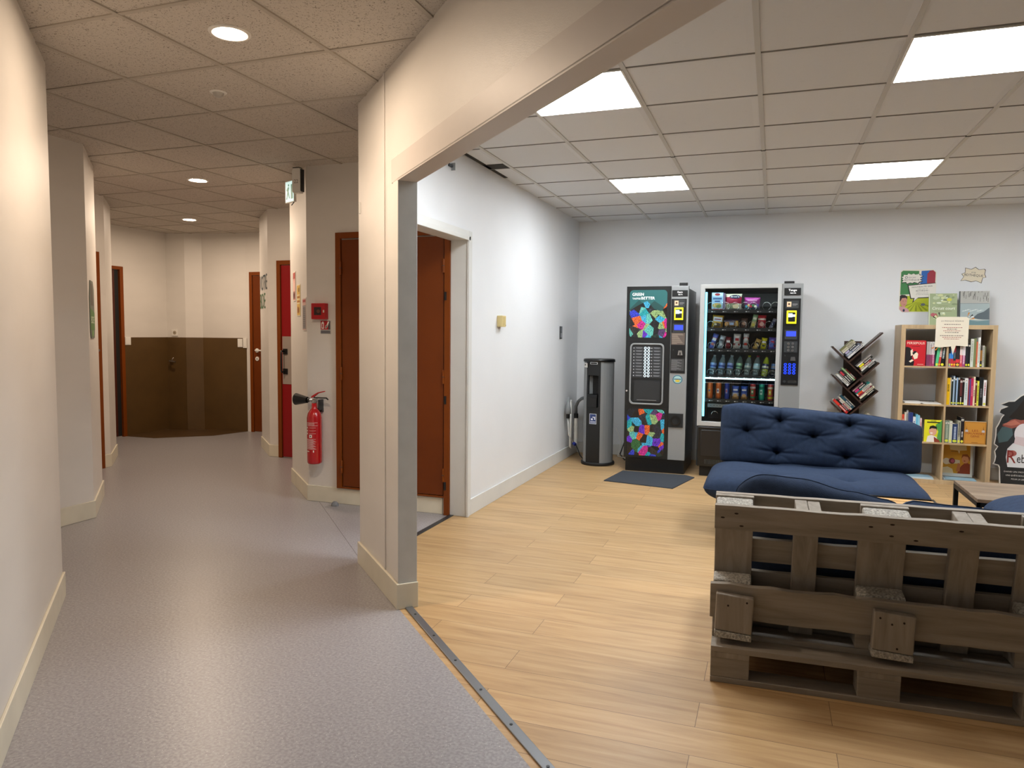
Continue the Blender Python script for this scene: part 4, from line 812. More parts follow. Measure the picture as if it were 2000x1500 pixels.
# top left cell
x = CL0+.006; yf = 7.625
m = MB(); m.box(0, .165, 0, .022, 0, .235, cov('c41f2a')); m.box(.002, .163, .002, .020, -.0, .2352, cov('c41f2a'))
m.text('PERSEPOLIS', .0825, .200, .021, -.0008, cov('f0e2cf'), al='c', w=.145); m.rect(.05, .178, .115, .182, -.0008, cov('6a1418'))
m.sheet([(0.0, 0), (.07, 0), (.075, .04), (.055, .07), (.06, .12), (.04, .165), (.015, .175), (0, .17)], -.0008, cov('1a1618')); m.sheet([(.04, .14), (.058, .155), (.06, .10), (.045, .09)], -.0014, cov('ead9c0')); m.sheet([(.06, .13), (.085, .135), (.105, .11), (.10, .07), (.075, .06), (.062, .09)], -.0014, cov('ead9c0')); m.sheet([(.055, .12), (.075, .14), (.095, .128), (.08, .118), (.065, .1)], -.002, cov('1a1618')); m.sheet([(.03, .04), (.055, .06), (.07, .05), (.045, .03)], -.0014, cov('ead9c0')); m.rect(.1, .012, .15, .016, -.0008, cov('f0d0c0'))
m.build('book', mw=tr(x, 7.612, CZ[3]) , label='red comic album facing out in the top left cube, pale faces on cover', cat='book', group='comics in the top left cube')
row([(.026, .225, [(0, .47, '7e3a5c'), (.47, 1, 'b0a8a4')], 'grey and plum spine'), (.018, .225, wp, 'white and magenta spine with label', dict(title=(.1, .9), tcol='6a4a5a', top=2)), (.020, .225, wp, 'white over pink magenta spine', dict(title=(.1, .9), tcol='d8b0c0', top=2)), (.006, .20, '243038', 'thin dark booklet'),
     (.022, .21, '58c088', 'bright green spine', dict(tilt=5, dot='d8e040')), (.016, .215, [(0, .4, 'c84a3a'), (.4, 1, 'e8dcd4')], 'red and white leaning spine', dict(tilt=6, title=(.4, .9), tcol='c04040', dot='e0c040')), (.030, .215, '15171a', 'thick black spine with white title', dict(tilt=5, title=(.35, .75), tcol='c8d8d8', dot='e6e030', top=1))],
    1.338, CZ[3], yf, 'comics in the top left cube', 'top left cube', d=.18)
row([(.018, .20, [(0, .14, '8a90b8'), (.14, .36, 'c04858'), (.36, .6, '4a90d8'), (.6, 1, '2a3848')], 'blue red and slate spine', dict(dot='c8d860')), (.018, .205, [(0, .35, 'c83040'), (.35, .65, '2f8ae0'), (.65, 1, '3a8ab8')], 'bright blue over red spine', dict(dot='e8e030')), (.018, .215, [(0, .25, 'c83038'), (.25, .6, '26303a'), (.6, .95, 'b03040'), (.95, 1, '222222')], 'dark spine with red bands', dict(dot='e8c030', title=(.35, .6), tcol='8a98a0')),
     (.030, .225, [(0, .16, '222426'), (.16, .30, 'd83a40'), (.30, 1, '2e2a2c')], 'thick charcoal spine with red band', dict(dot='e8b840', top=0)), (.020, .215, [(0, .5, 'd04a50'), (.5, 1, 'e4e2de')], 'coral red and white spine', dict(title=(.15, .85), tcol='f0c8c8', top=2)), (.022, .215, [(0, .48, 'a04878'), (.48, 1, 'e4e2de')], 'purple and white spine', dict(title=(.12, .85), tcol='f0d8e8', top=2)),
     (.018, .215, '22262a', 'black spine with white tag', dict(dot='e0e030', top=1)), (.018, .212, '15171a', 'black spine with yellow dot', dict(dot='e0e030', top=1)), (.024, .255, 'd0d4c8', 'tall pale grey spine', dict(title=(.2, .9), tcol='9aa090', top=2)), (.018, .26, '7a8458', 'tall olive green spine'), (.012, .23, 'c86a48', 'thin terracotta spine', dict(dot='e0b060')),
     (.018, .268, 'e2e4e0', 'tallest white spine', dict(title=(.15, .8), tcol='88a088')), (.016, .19, [(0, .3, '2a2420'), (.3, .8, '9a6a30'), (.8, 1, '3a342c')], 'brown patterned short spine', dict(dot='e0e030')), (.016, .195, 'bcb8ac', 'grey speckled short spine', dict(title=(.2, .9), tcol='7a8078')), (.010, .185, '5a5a3c', 'thin dark olive spine')],
    CR0+.006, CZ[3], yf, 'books in the top right cube', 'top right cube', d=.17)
row([(.026, .245, 'f0c010', 'thick bright yellow spine', dict(title=(.5, .75), tcol='5a4a10')), (.008, .25, 'c8b8a0', 'thin beige spine'), (.014, .245, '1c2a26', 'dark green spine', dict(dot='e0e040', top=1)), (.012, .265, '9ab0c8', 'light steel blue spine', dict(dot='e0e040', top=1)), (.011, .255, '26343e', 'dark slate spine', dict(dot='e0e040', top=1)), (.011, .25, '9ab8d8', 'sky blue spine', dict(dot='e0e040')),
     (.015, .262, '14161a', 'black spine with white tag', dict(dot='e0e040', top=2)), (.019, .235, [(0, .35, '16181a'), (.35, 1, '5a2a2a')], 'dark maroon spine', dict(dot='e0e040', top=2, title=(.1, .3))), (.015, .24, '1a1416', 'black spine with grey tag', dict(dot='e0e040', top=2)), (.027, .248, 'd8dcdc', 'thick silver white spine', dict(title=(.2, .8), tcol='8aa8a0', top=2)), (.010, .235, '8a3038', 'thin wine red spine'), (.009, .24, '4a4a88', 'thin violet spine'),
     (.020, .248, 'b82850', 'crimson spine', dict(title=(.35, .7), tcol='e08098')), (.013, .262, 'ecd8b8', 'tall cream spine', dict(title=(.3, .5), tcol='3a3a3a', top=2)), (.014, .215, '6a2a22', 'brown red spine', dict(top=2, dot='e0c080')), (.014, .225, 'e0e048', 'lemon yellow spine', dict(title=(.2, .8), tcol='5a5a20')), (.032, .258, '14181c', 'thick black spine', dict(title=(.3, .6), tcol='7a7a80')), (.023, .235, 'eaeaec', 'white spine with red lettering', dict(title=(.4, .9), tcol='a04848', dot='e0e060'))],
    CR0+.004, CZ[2], yf, 'comics in the second right cube', 'right cube of row two', d=.17)
NB = thing('notebook', 'open white spiral notebook lying flat in the empty left cube', 'notebook', (CL0+.02, 7.62, CZ[2]))
MB().box(0, .15, .0, .2, 0, .012, mat('notebook_paper', 'dedcd8', .7)).build('page_block', NB); MB().box(.13, .30, -.0, .2, .0, .007, _m['notebook_paper']).build('page_block', NB)
m = MB()
for k in range(22): m.cyl((.02+.012*k, .2, .012), (.026+.012*k, .2, .012), .005, BLACKM, n=8)
m.build('spiral', NB)
row([(.020, .245, 'd0492e', 'orange red spine', dict(title=(.2, .8))), (.014, .265, 'd8d4c8', 'cream spine'), (.015, .285, '8a8a8a', 'grey spine', dict(top=2)), (.012, .265, '3a4a7a', 'slate blue spine'), (.026, .265, '263a78', 'royal blue thick spine'), (.022, .225, 'd8dce0', 'white and blue spine', dict(title=(.2, .8), tcol='2a4a8a', top=0)), (.016, .25, '6ab8d8', 'turquoise spine'), (.016, .24, '8ac8e0', 'pale cyan spine'), (.016, .215, 'd8b8bc', 'pink white spine', dict(title=(.3, .8), tcol='b04858'))],
    CL0+.004, CZ[1], yf, 'books in the third left cube', 'left cube of row three', d=.14)
m = MB(); m.box(0, .142, 0, .014, 0, .205, cov('e0dc2a')); m.sheet([(.142, 0), (.142, .205), (.09, .16), (.115, .10), (.10, 0)], -.0007, cov('4f9a4a')); m.rect(.02, .178, .125, .188, -.0012, cov('1a1a1a')); m.rect(.05, .193, .095, .198, -.0012, cov('1a1a1a'))
m.sheet(ell(.07, .10, .032, .042, 20), -.0014, cov('d8a488')); m.sheet([(.04, .115), (.045, .145), (.07, .155), (.1, .145), (.105, .105), (.095, .125), (.06, .128)], -.002, cov('181818')); m.sheet(ell(.06, .083, .012, .006, 10), -.002, cov('f0ece4')); m.sheet([(.02, 0), (.03, .055), (.06, .065), (.1, .05), (.125, 0)], -.002, cov('e8e4dc')); m.sheet([(.085, 0), (.08, .05), (.125, .02), (.135, 0)], -.0026, cov('8a3a2a'))
m.build('book', mw=tr(CL1-.148, 7.612, CZ[1]), label='yellow and green album facing out, dark haired head on cover', cat='book', group='books in the third left cube')
row([(.034, .20, '7a9080', 'grey green spine', dict(title=(.2, .8), tcol='b0bca8', dot='d8e040', top=2)), (.024, .20, 'c8ccb8', 'pale grey spine', dict(dot='e0e048', top=2)), (.042, .175, '1f3660', 'navy blue spine', dict(title=(.2, .85), tcol='a8b8d0', dot='c8d840')), (.022, .205, 'a8a894', 'mottled grey spine', dict(title=(.3, .9), tcol='3a3a34', dot='e0e048')), (.026, .235, '1c1820', 'black spine with white tag', dict(title=(.25, .45), dot='e0e048', top=2))],
    CR0+.006, CZ[1], yf, 'books in the third right cube', 'right cube of row three', d=.17)
m = MB(); m.box(0, .172, 0, .03, 0, .205, cov('c48a38')); m.box(.003, .172, .004, .028, 0, .206, PAGES); m.ring(rrect(.004, .004, .168, .2, .002, 2), rrect(.007, .007, .165, .197, .002, 2), -.0006, 0, cov('8a5a24'))
for tx, zz, ww in (('LES', .115, .048), ('MAUVAISES', .089, .145), ('GENS', .063, .07)): m.text(tx, .086, zz, .018, -.0008, cov('8a2a16'), al='c', w=ww)
for x in (.018, .15): m.sheet([(x-.012, .11), (x+.012, .11), (x+.012, .125), (x, .135), (x-.012, .125)], -.0012, cov('b8b4bc')); m.sheet([(x-.003, .13), (x+.003, .13), (x, .17)], -.0014, cov('6a4420'))
m.rect(.06, .012, .11, .017, -.0008, cov('8a5a24')); m.build('book', mw=tr(CR1-.180, 7.612, CZ[1]), label='tan cover album facing out with three lines of red lettering', cat='book', group='books in the third right cube')
# bottom cubes
m = MB(); m.box(0, .255, 0, .012, 0, .315, mat('clear_sleeve', 'cfd2cc', .25)); m.box(.01, .235, -.002, 0, .03, .31, cov('c58f22'))
m.sheet([(.06, .31), (.2, .31), (.205, .25), (.15, .245), (.145, .215), (.13, .245), (.07, .25)], -.0028, cov('dcd0a8')); m.rect(.075, .234, .135, .238, -.0034, cov('5a3a18'))
m.sheet(ell(.04, .14, .03, .03, 18), -.0028, cov('d8cfb8')); m.prism([(.06, .165), (.15, .155), (.15, .125), (.06, .115)], -.0036, -.0028, cov('cfc4a8')); m.sheet(ell(.085, .145, .026, .028, 18), -.0044, cov('7a3a3a')); m.sheet(ell(.09, .145, .015, .017, 18), -.005, cov('b8566a'))
m.sheet([(.13, .03), (.235, .03), (.235, .12), (.2, .14), (.16, .10)], -.003, cov('8a3a1c')); m.sheet(ell(.195, .165, .028, .038, 18), -.0036, cov('c88a5c')); m.sheet([(.16, .17), (.17, .21), (.21, .215), (.235, .18), (.228, .15), (.215, .19), (.18, .195)], -.0042, cov('8a4a1a')); m.sheet([(.12, .05), (.15, .05), (.155, .12), (.135, .13)], -.004, cov('b06a3c')); m.sheet(ell(.188, .15, .009, .004, 10), -.0048, cov('8a2a20')); m.sheet([(.01, .03), (.1, .03), (.09, .07), (.05, .09), (.01, .08)], -.0028, cov('d8c8a0'))
m.build('comic_poster', mw=tr(CR0+.03, 7.80, CZ[0]+.012) @ Matrix.Rotation(math.radians(-6), 4, 'X'), label='orange pop art poster in clear sleeve standing in the bottom right cube', cat='poster')
for k, (x, ww, z, rz) in enumerate(((CL0+.03, .28, 0, 3), (CR0+.02, .28, 0, -3))):
    m = MB()
    for q in range(5): m.T = Matrix.Rotation(math.radians(rz*(q-2)*.8), 4, 'Z'); m.box(.01*q*.3, ww-.02, 0, .16, .0022*q, .0022*q+.002, mat('leaflet_%d' % (q % 3), ('d8dce0', '8fb0c0', 'c8d0cc')[q % 3], .5))
    m.T = None; m.build('leaflet_pile', mw=tr(x, 7.63, CZ[0]+.0005), label=('white papers lying in the bottom left cube', 'blue and white leaflets spread on the bottom right cube floor')[k], cat='leaflets')
# on top of the bookcase
LEAN = Matrix.Rotation(math.radians(-9), 4, 'X')
m = MB(); m.box(0, .235, 0, .018, 0, .305, cov('9aa77e')); m.rect(0, 0, .006, .305, -.0006, cov('dfe4d0')); 
m.text('Circuit court', .122, .150, .026, -.0016, cov('f4f4ea'), al='c', w=.19, slant=.15)
for k in range(26):
    rr = random.Random(k+5); cx, cz = rr.uniform(.02, .22), rr.choice([rr.uniform(.2, .295), rr.uniform(.02, .12)]); a = rr.uniform(.008, .026); m.sheet(ell(cx, cz, a, a*rr.uniform(.3, .9), 9), -.0009-.0001*k*.3, cov(rr.choice(['7f8f68', 'b9c4a0', '6d7a5c', 'c9cf9a', 'd8dfc8', '8a9a70'])))
m.sheet(ell(.17, .245, .022, .016, 8), -.0022, cov('c8c850')); m.sheet(ell(.035, .10, .02, .018, 10), -.0022, cov('b05860')); m.rect(.05, .134, .19, .137, -.0022, cov('7a6a4a')); m.rect(.08, .185, .16, .187, -.0022, cov('7a6a4a'))
m.build('book', mw=tr(1.388, 7.88, bh+.001) @ LEAN, label='pale green album with white script title leaning on the wall atop the bookcase', cat='book', group='albums standing on top of the bookcase')
m = MB(); m.box(0, .245, 0, .02, 0, .325, cov('7f8c8c')); m.rect(0, 0, .008, .325, -.0007, cov('33383a')); m.rect(.008, .21, .245, .325, -.0008, cov('a9a8a0')); m.rect(.008, .0, .245, .205, -.0008, cov('9aa8a8'))
for k in range(30):
    rr = random.Random(k+50); cx = rr.uniform(.02, .235); cz = rr.uniform(.215, .32); m.sheet([(cx, cz), (cx+.004, cz), (cx+.006, min(.323, cz+.04)), (cx+.002, min(.322, cz+.035))], -.0014, cov(rr.choice(['4a4a48', '6a6a66', '84827a', '56564f'])))
m.sheet([(.245, .17), (.2, .13), (.15, .11), (.10, .06), (.245, .055)], -.0014, cov('46545a')); m.sheet([(.008, .0), (.245, .0), (.245, .05), (.15, .04), (.008, .06)], -.0014, cov('5f7f84')); m.sheet([(.008, .055), (.2, .05), (.12, .065), (.02, .075)], -.002, cov('c8d0c4')); m.rect(.08, .075, .12, .085, -.0022, cov('dfe0d8'))
for k in range(8): m.sheet([(.02+.02*k, .13+.007*(k % 3)), (.06+.02*k, .138+.006*(k % 3)), (.03+.02*k, .141+.006*(k % 3))], -.0022, cov('c8d2cc'))
m.build('book', mw=tr(1.640, 7.875, bh+.001) @ LEAN, label='grey landscape painting album leaning on the wall atop the bookcase, right one', cat='book', group='albums standing on top of the bookcase')
# cream rules notice taped to the top edge
m = MB(); NC = cov('e3dac6'); m.prism([(0, .07), (.045, .066), (.125, .076), (.128, .082), (.146, .0), (.168, .084), (.262, .080), (.262, .33), (.24, .345), (.02, .345), (0, .33)], 0, .003, NC)
INK = cov('5a4a44'); RI = cov('a05048')
m.text('LA PRESQUE RÉSERVE', .13, .302, .011, -.0006, INK, al='c', w=.18)
for k, (z, ww, c) in enumerate(((.274, .13, INK), (.246, .16, RI), (.231, .08, INK), (.216, .14, RI), (.201, .11, INK), (.172, .19, INK), (.157, .15, RI), (.142, .12, RI))):
    x = .131-ww/2; rr = random.Random(k)
    while x < .131+ww/2: l = rr.uniform(.006, .016); m.rect(x, z, min(x+l, .131+ww/2), z+.0055, -.0006, c); x += l+.004
ORG = cov('c87a20')
for (px_, pz, a, c) in ((.015, .34, 125, 'b03848'), (.03, .345, 105, '1c1c1c'), (.01, .325, 150, '2a2a2a'), (.245, .345, 70, 'c87a20'), (.258, .335, 45, '1c1c1c'), (.262, .32, 20, 'c87a20'), (.01, .08, 215, 'c87a20'), (.03, .075, 235, 'c87a20'), (.25, .09, 320, '1c1c1c')):
    ca_, sa = math.cos(math.radians(a)), math.sin(math.radians(a)); l = .042; m.prism([(px_, pz), (px_+l*ca_-.006*sa, pz+l*sa+.006*ca_), (px_+l*ca_+.006*sa, pz+l*sa-.006*ca_)], .0004, .0024, cov(c))
m.build('paper_notice', mw=tr(1.397, 7.590, 1.198), label='cream speech bubble paper with orange spikes taped over the bookcase top edge', cat='notice')
# wall posters
BW = frame((-2.09, 8.05), (4.5, 8.05))
px0 = 1.151+2.09
m = MB(); m.prism([(0, .03), (.03, 0), (.29, 0), (.315, .03), (.315, .385), (.285, .415), (.025, .415), (0, .39)], -.003, 0, cov('e4e0d2'))
m.sheet([(.008, .17), (.155, .18), (.165, .40), (.025, .405), (.008, .39)], -.0036, cov('3f8148')); m.sheet([(.185, .40), (.175, .25), (.305, .27), (.305, .385), (.283, .405)], -.0036, cov('2a66b4')); m.sheet([(.008, .03), (.03, .006), (.29, .006), (.307, .03), (.307, .16), (.1, .158), (.008, .162)], -.0036, cov('b8c22c'))
for k in range(7): a0 = math.radians(20+22*k); m.sheet([(.15, .10), (.15+.14*math.cos(a0+math.pi), max(.01, .10+.12*math.sin(a0+math.pi))), (.15+.14*math.cos(a0+math.pi+.15), max(.01, .10+.12*math.sin(a0+math.pi+.15)))], -.0041, cov('8f9a1c'))
m.sheet([(.235, .28), (.305, .27), (.305, .385), (.283, .405), (.255, .40), (.235, .37)], -.0044, cov('a03040'))      # plain red shape
def burstp(cx, cz, a, b, n=13, k=.78, seed=1):
    r = random.Random(seed); o = []
    for i in range(2*n): t = math.pi*i/n+.2; q = 1 if i % 2 else k; q *= r.uniform(.95, 1.08); c_, s_ = math.cos(t), math.sin(t); e = (abs(c_)**4+abs(s_)**4)**-.25; o.append((cx+a*q*c_*e, cz+b*q*s_*e))
    return o
m.sheet(burstp(.105, .325, .098, .052), -.0048, cov('1c2420')); m.sheet(burstp(.103, .328, .090, .047), -.0052, cov('e6e2d8'))
m.ring(ell(.055, .338, .013, .013, 6), ell(.055, .338, .008, .008, 6), -.0058, -.0054, cov('6a6a6a')); m.text('ESCIM', .075, .331, .013, -.0058, cov('77757a'), w=.06); m.text('BDTHÈQUE', .103, .307, .013, -.0058, cov('2a2a2a'), al='c', w=.13)
m.sheet([(.068, .265), (.31, .285), (.31, .14), (.16, .135), (.115, .09), (.125, .13), (.098, .13)], -.0048, cov('16181a')); m.sheet([(.078, .258), (.312, .28), (.31, .15), (.165, .143), (.128, .108), (.135, .138), (.105, .138)], -.0052, cov('e6e2d8'))
m.text('NOUVEAUTÉ 2025', .195, .242, .012, -.0058, cov('2a2a2a'), al='c', w=.175, rot=4); m.text('VIENS LIRE TA', .20, .222, .006, -.0058, cov('4a4a4a'), al='c', w=.09, rot=2); m.text('BDTHÈQUE !', .20, .203, .012, -.0058, cov('2a2a2a'), al='c', w=.11, rot=2); m.text('DANS LE COULOIR', .20, .183, .006, -.0058, cov('4a4a4a'), al='c', w=.10); m.text('ET SALLE DE PAUSE !', .20, .170, .006, -.0058, cov('4a4a4a'), al='c', w=.11)
m.sheet([(.006, .03), (.03, .004), (.095, .004), (.085, .03), (.05, .05), (.006, .06)], -.0058, cov('c89a9c')); m.sheet([(.012, .14), (.012, .085), (.03, .055), (.05, .05), (.068, .08), (.072, .14)], -.0062, cov('c98f7c')); m.sheet([(.006, .16), (.006, .10), (.018, .12), (.025, .138), (.06, .14), (.07, .125), (.072, .15), (.05, .168), (.02, .17)], -.0066, cov('241a18')); m.rect(.03, .108, .042, .111, -.0066, cov('2a1c18')); m.rect(.054, .108, .064, .111, -.0066, cov('2a1c18')); m.rect(.04, .072, .056, .075, -.0066, cov('7a3a34')); m.sheet(ell(.045, .018, .01, .014, 8), -.0066, cov('2a3048'))
m.sheet(ell(.21, .075, .02, .014, 9), -.0048, cov('6a7074'))
m.build('wall_poster', mw=at(BW, px0, 1.598), label='green blue and yellow comic style poster on wall above the bookcase left side', cat='poster')
m = MB(); O_ = [(.0, .025), (.025, .065), (.005, .09), (.035, .105), (.035, .15), (.085, .135), (.12, .155), (.15, .13), (.195, .135), (.205, .125), (.20, .085), (.212, .055), (.185, .05), (.175, .0), (.13, .022), (.09, .012), (.04, .03)]
cx_, cz_ = .105, .078; I_ = [(cx_+(x-cx_)*.95, cz_+(z-cz_)*.93) for x, z in O_]
m.prism(O_, -.002, 0, cov('242220')); m.sheet(I_, -.0026, cov('e2d8c0')); m.text('ESCIM', .105, .098, .010, -.0032, cov('2a2826'), al='c', w=.035, rot=-5); m.text('BDTHÈQUE', .107, .066, .022, -.0032, cov('242220'), al='c', w=.155, rot=-6)
m.build('wall_sign', mw=at(BW, 1.668+2.09, 1.872), label='small cream jagged burst sign with black lettering high on the wall', cat='sign')
# cut-out display board
m = MB(); out = [(0.045, 0), (.04, .15), (.03, .17), (-.01, .18), (.0, .21), (.005, .25), (-.005, .30), (.02, .345), (-.01, .37), (.0, .45), (.0, .52), (.02, .56), (.04, .62), (.06, .65), (.02, .67), (.03, .70), (.09, .73), (.03, .745), (.09, .775), (.14, .78), (.19, .83), (.26, .87), (.35, .87), (.42, .80), (.46, .70), (.5, .60), (.52, .45), (.50, .3), (.50, 0)]
m.prism(out, 0, .008, cov('eceae6')); cx_, cz_ = .26, .40
inn = [(cx_+(x-cx_)*.965, cz_+(z-cz_)*.975) for x, z in out]; inn[0] = (.058, .0); inn[-1] = (.49, 0)
m.sheet(inn, -.0006, cov('2e3236'))
m.sheet([(.03, .38), (.10, .40), (.14, .46), (.13, .54), (.05, .53), (.015, .46)], -.0012, cov('4f6a70')); m.sheet([(.05, .54), (.13, .52), (.28, .58), (.42, .55), (.40, .62), (.25, .64), (.12, .60)], -.0016, cov('a05a50')); m.sheet([(.05, .555), (.12, .545), (.2, .565), (.15, .60)], -.0020, cov('c47a68'))
m.sheet([(.10, .62), (.16, .70), (.22, .80), (.30, .83), (.40, .78), (.43, .66), (.3, .62), (.2, .60)], -.0020, cov('26221f')); 
m.sheet([(.11, .14), (.09, .25), (.10, .33), (.14, .38), (.17, .40), (.28, .40), (.36, .36), (.42, .25), (.42, .14)], -.0026, cov('dfe2e6')); m.sheet(ell(.225, .47, .075, .10, 24), -.0032, cov('e4e0e4')); m.sheet([(.15, .38), (.16, .45), (.225, .44), (.29, .45), (.30, .38), (.225, .36)], -.0038, cov('d8c8cc'))
m.text('R', .10, .20, .12, -.0046, cov('8a2f2c'), w=.07); m.sheet(ell(.14, .29, .035, .028, 16), -.0040, cov('a8605a')); m.text('ebis', .178, .205, .08, -.0046, cov('201c1c'), w=.112)
m.sheet([(.10, .16), (.44, .16), (.46, 0), (.06, .0)], -.0036, cov('24282b')) 
for k, tx in enumerate(('DANS UN MOYEN ÂGE', 'UNE QUÊTE BOULEVERSANTE', 'POUR LA LIBERTÉ')): m.text(tx, (.205, .215, .21)[k], .112-.034*k, .013, -.0046, cov('e8e6e2'), al='c', w=(.25, .24, .14)[k])
m.box(.15, .35, .008, .10, 0, .006, cov('eceae6')); m.build('display_cutout', mw=tr(1.985, 7.86, 0.0) @ Matrix.Rotation(math.radians(-3), 4, 'X'), label='standing cardboard cutout with pale figure and dark wings beside the bookcase', cat='display board')

# ------------------------------------------------------------------ zigzag shelf
ZS = thing('zigzag_bookshelf', 'dark brown zigzag tree bookshelf with slanted trays between snack machine and bookcase', 'bookshelf', (.77, 7.98, 0))
YF, YB = -.20, -.01
def board(p, q, t=.014, side=1, nm='tray_board'):
    p = Vector((p[0]-.77, p[1])); q = Vector((q[0]-.77, q[1])); u = (q-p).normalized(); n = Vector((-u.y, u.x))*t*side
    MB().prism([tuple(p), tuple(q), tuple(q+n), tuple(p+n)], YF, YB, WENGE).build(nm, ZS)
MB().box(-.10, .06, -.012, 0, 0, 1.31, WENGE).build('back_post', ZS); MB().box(-.12, .12, -.20, 0, 0, .02, WENGE).build('base', ZS)
V1, P1_, R2, L2, L2t, R3, R3t, B4, L4, R5, R5t, B6, L6 = (.70, 1.115), (.835, .98), (.965, 1.11), (.70, .845), (.565, .98), (.835, .71), (.965, .84), (.70, .575), (.565, .71), (.835, .44), (.965, .57), (.70, .305), (.565, .44)
board((.555, 1.26), P1_, side=-1); board(V1, (.985, 1.40), side=-1); board(R2, L2, side=1); board(L2t, R3, side=-1); board(R3t, B4, side=1); board(L4, R5, side=-1); board(R5t, B6, side=1); board(L6, (.835, .17), side=-1)
def zbooks(corner, right, spec, where, grp):
    s = 1 if right else -1; off = 0; e1 = Vector((s*.7071, 0, .7071)); e2 = Vector((-s*.7071, 0, .7071))
    for k, (w, h, c, c2, desc) in enumerate(spec):
        m = MB(); d = .15+.02*((k*3) % 3)/2
        m.box(0, h, 0, d, 0, .0018, cov(c)); m.box(0, h, 0, d, w-.0018, w, cov(c)); m.box(.003, h-.003, .003, d-.003, .0018, w-.0018, PAGES); m.box(0, h, 0, .002, 0, w, cov(c))
        if c2: m.rect(h*.08, w*.08, h*.38, w*.92, -.0008, cov(c2))
        rr = random.Random(k+int(h*1000)); z = h*.45
        while z < h*.85: l = rr.uniform(.005, .012); m.rect(z, w*.3, z+l, w*.7, -.0008, cov('e4e0d8' if sum(lin(c)) < .9 else '4a4644')); z += l+.004
        P = Vector((corner[0], 7.785, corner[1]))+e1*.018+e2*(.016+off); 
        mw = Matrix.Identity(4)
        for i in range(3): mw[i][0] = e1[i]; mw[i][1] = (0, 1, 0)[i]; mw[i][2] = e2[i]; mw[i][3] = P[i]
        if not right:
            # mirror-free variant: run along the tray from its outer end
            P = Vector((corner[0], 7.785, corner[1]))+e1*(.018+h)+e2*(.016+off)
            for i in range(3): mw[i][0] = -e1[i]; mw[i][2] = e2[i]; mw[i][3] = P[i]
        m.build('book', mw=mw, label='%s, %s up in the %s' % (desc, ORD[k], where), cat='book', group=grp); off += w+.001
zbooks(V1, True, [(.022, .20, 'd8d8d6', None, 'white spine'), (.024, .17, '6a7288', 'a8b0c0', 'slate blue spine'), (.020, .15, '16171c', 'b8b0d0', 'black spine'), (.016, .15, 'd8d4c0', None, 'cream spine'), (.016, .155, 'cfc8a8', None, 'pale beige spine'), (.012, .15, '8a8a50', None, 'thin olive spine')], 'top slanted tray of the zigzag shelf', 'books in the top zigzag tray')
zbooks(P1_, True, [(.018, .155, '16181a', None, 'black spine'), (.018, .16, 'e0ded8', None, 'white spine'), (.018, .13, 'a8504c', 'c8c090', 'brick red spine'), (.020, .165, '1a1a1a', 'e8dc20', 'yellow and black spine'), (.014, .165, 'c8c0b8', 'e8e4dc', 'grey beige spine')], 'upper right zigzag tray', 'books in the upper right zigzag tray')
zbooks(R3, True, [(.020, .16, '1c1f1c', None, 'black and green spine'), (.022, .17, 'e4dcc0', None, 'cream spine'), (.012, .155, '9a2a48', None, 'thin crimson spine'), (.024, .17, 'e8e0d4', 'd84a20', 'white spine with orange band'), (.010, .17, '3a9a94', None, 'thin teal spine'), (.024, .14, '14181e', 'c8307a', 'black spine with pink end'), (.012, .12, 'c09090', None, 'dusty pink spine')], 'lower right zigzag tray', 'books in the lower right zigzag tray')
zbooks(L2, False, [(.024, .15, 'd8d8d4', None, 'white and grey spine'), (.014, .14, '8a8880', None, 'thin grey spine'), (.022, .16, '16171a', 'c03848', 'black spine with red tab'), (.014, .15, '2a2c28', None, 'dark spine'), (.020, .165, '8aa878', None, 'sage green spine'), (.012, .13, '6a2018', None, 'thin dark red spine')], 'upper left zigzag tray', 'books in the upper left zigzag tray')
zbooks(B4, False, [(.026, .18, 'c82420', 'e03828', 'bright red spine'), (.014, .165, '1c1c20', None, 'black spine'), (.014, .15, 'b02840', 'e0d8d0', 'crimson and white spine'), (.016, .165, 'e0dcc8', None, 'cream spine'), (.024, .17, '1f4a5c', None, 'petrol blue spine'), (.012, .13, '8a8078', None, 'taupe spine')], 'lower left zigzag tray', 'books in the lower left zigzag tray')
zbooks(R5, True, [(.03, .15, 'c8c4b4', None, 'pale grey thick spine'), (.02, .155, 'bcb8a8', None, 'pale beige spine'), (.02, .15, 'c0b8a0', None, 'cream grey spine')], 'zigzag tray just above the sofa', 'books in the lowest visible zigzag tray')

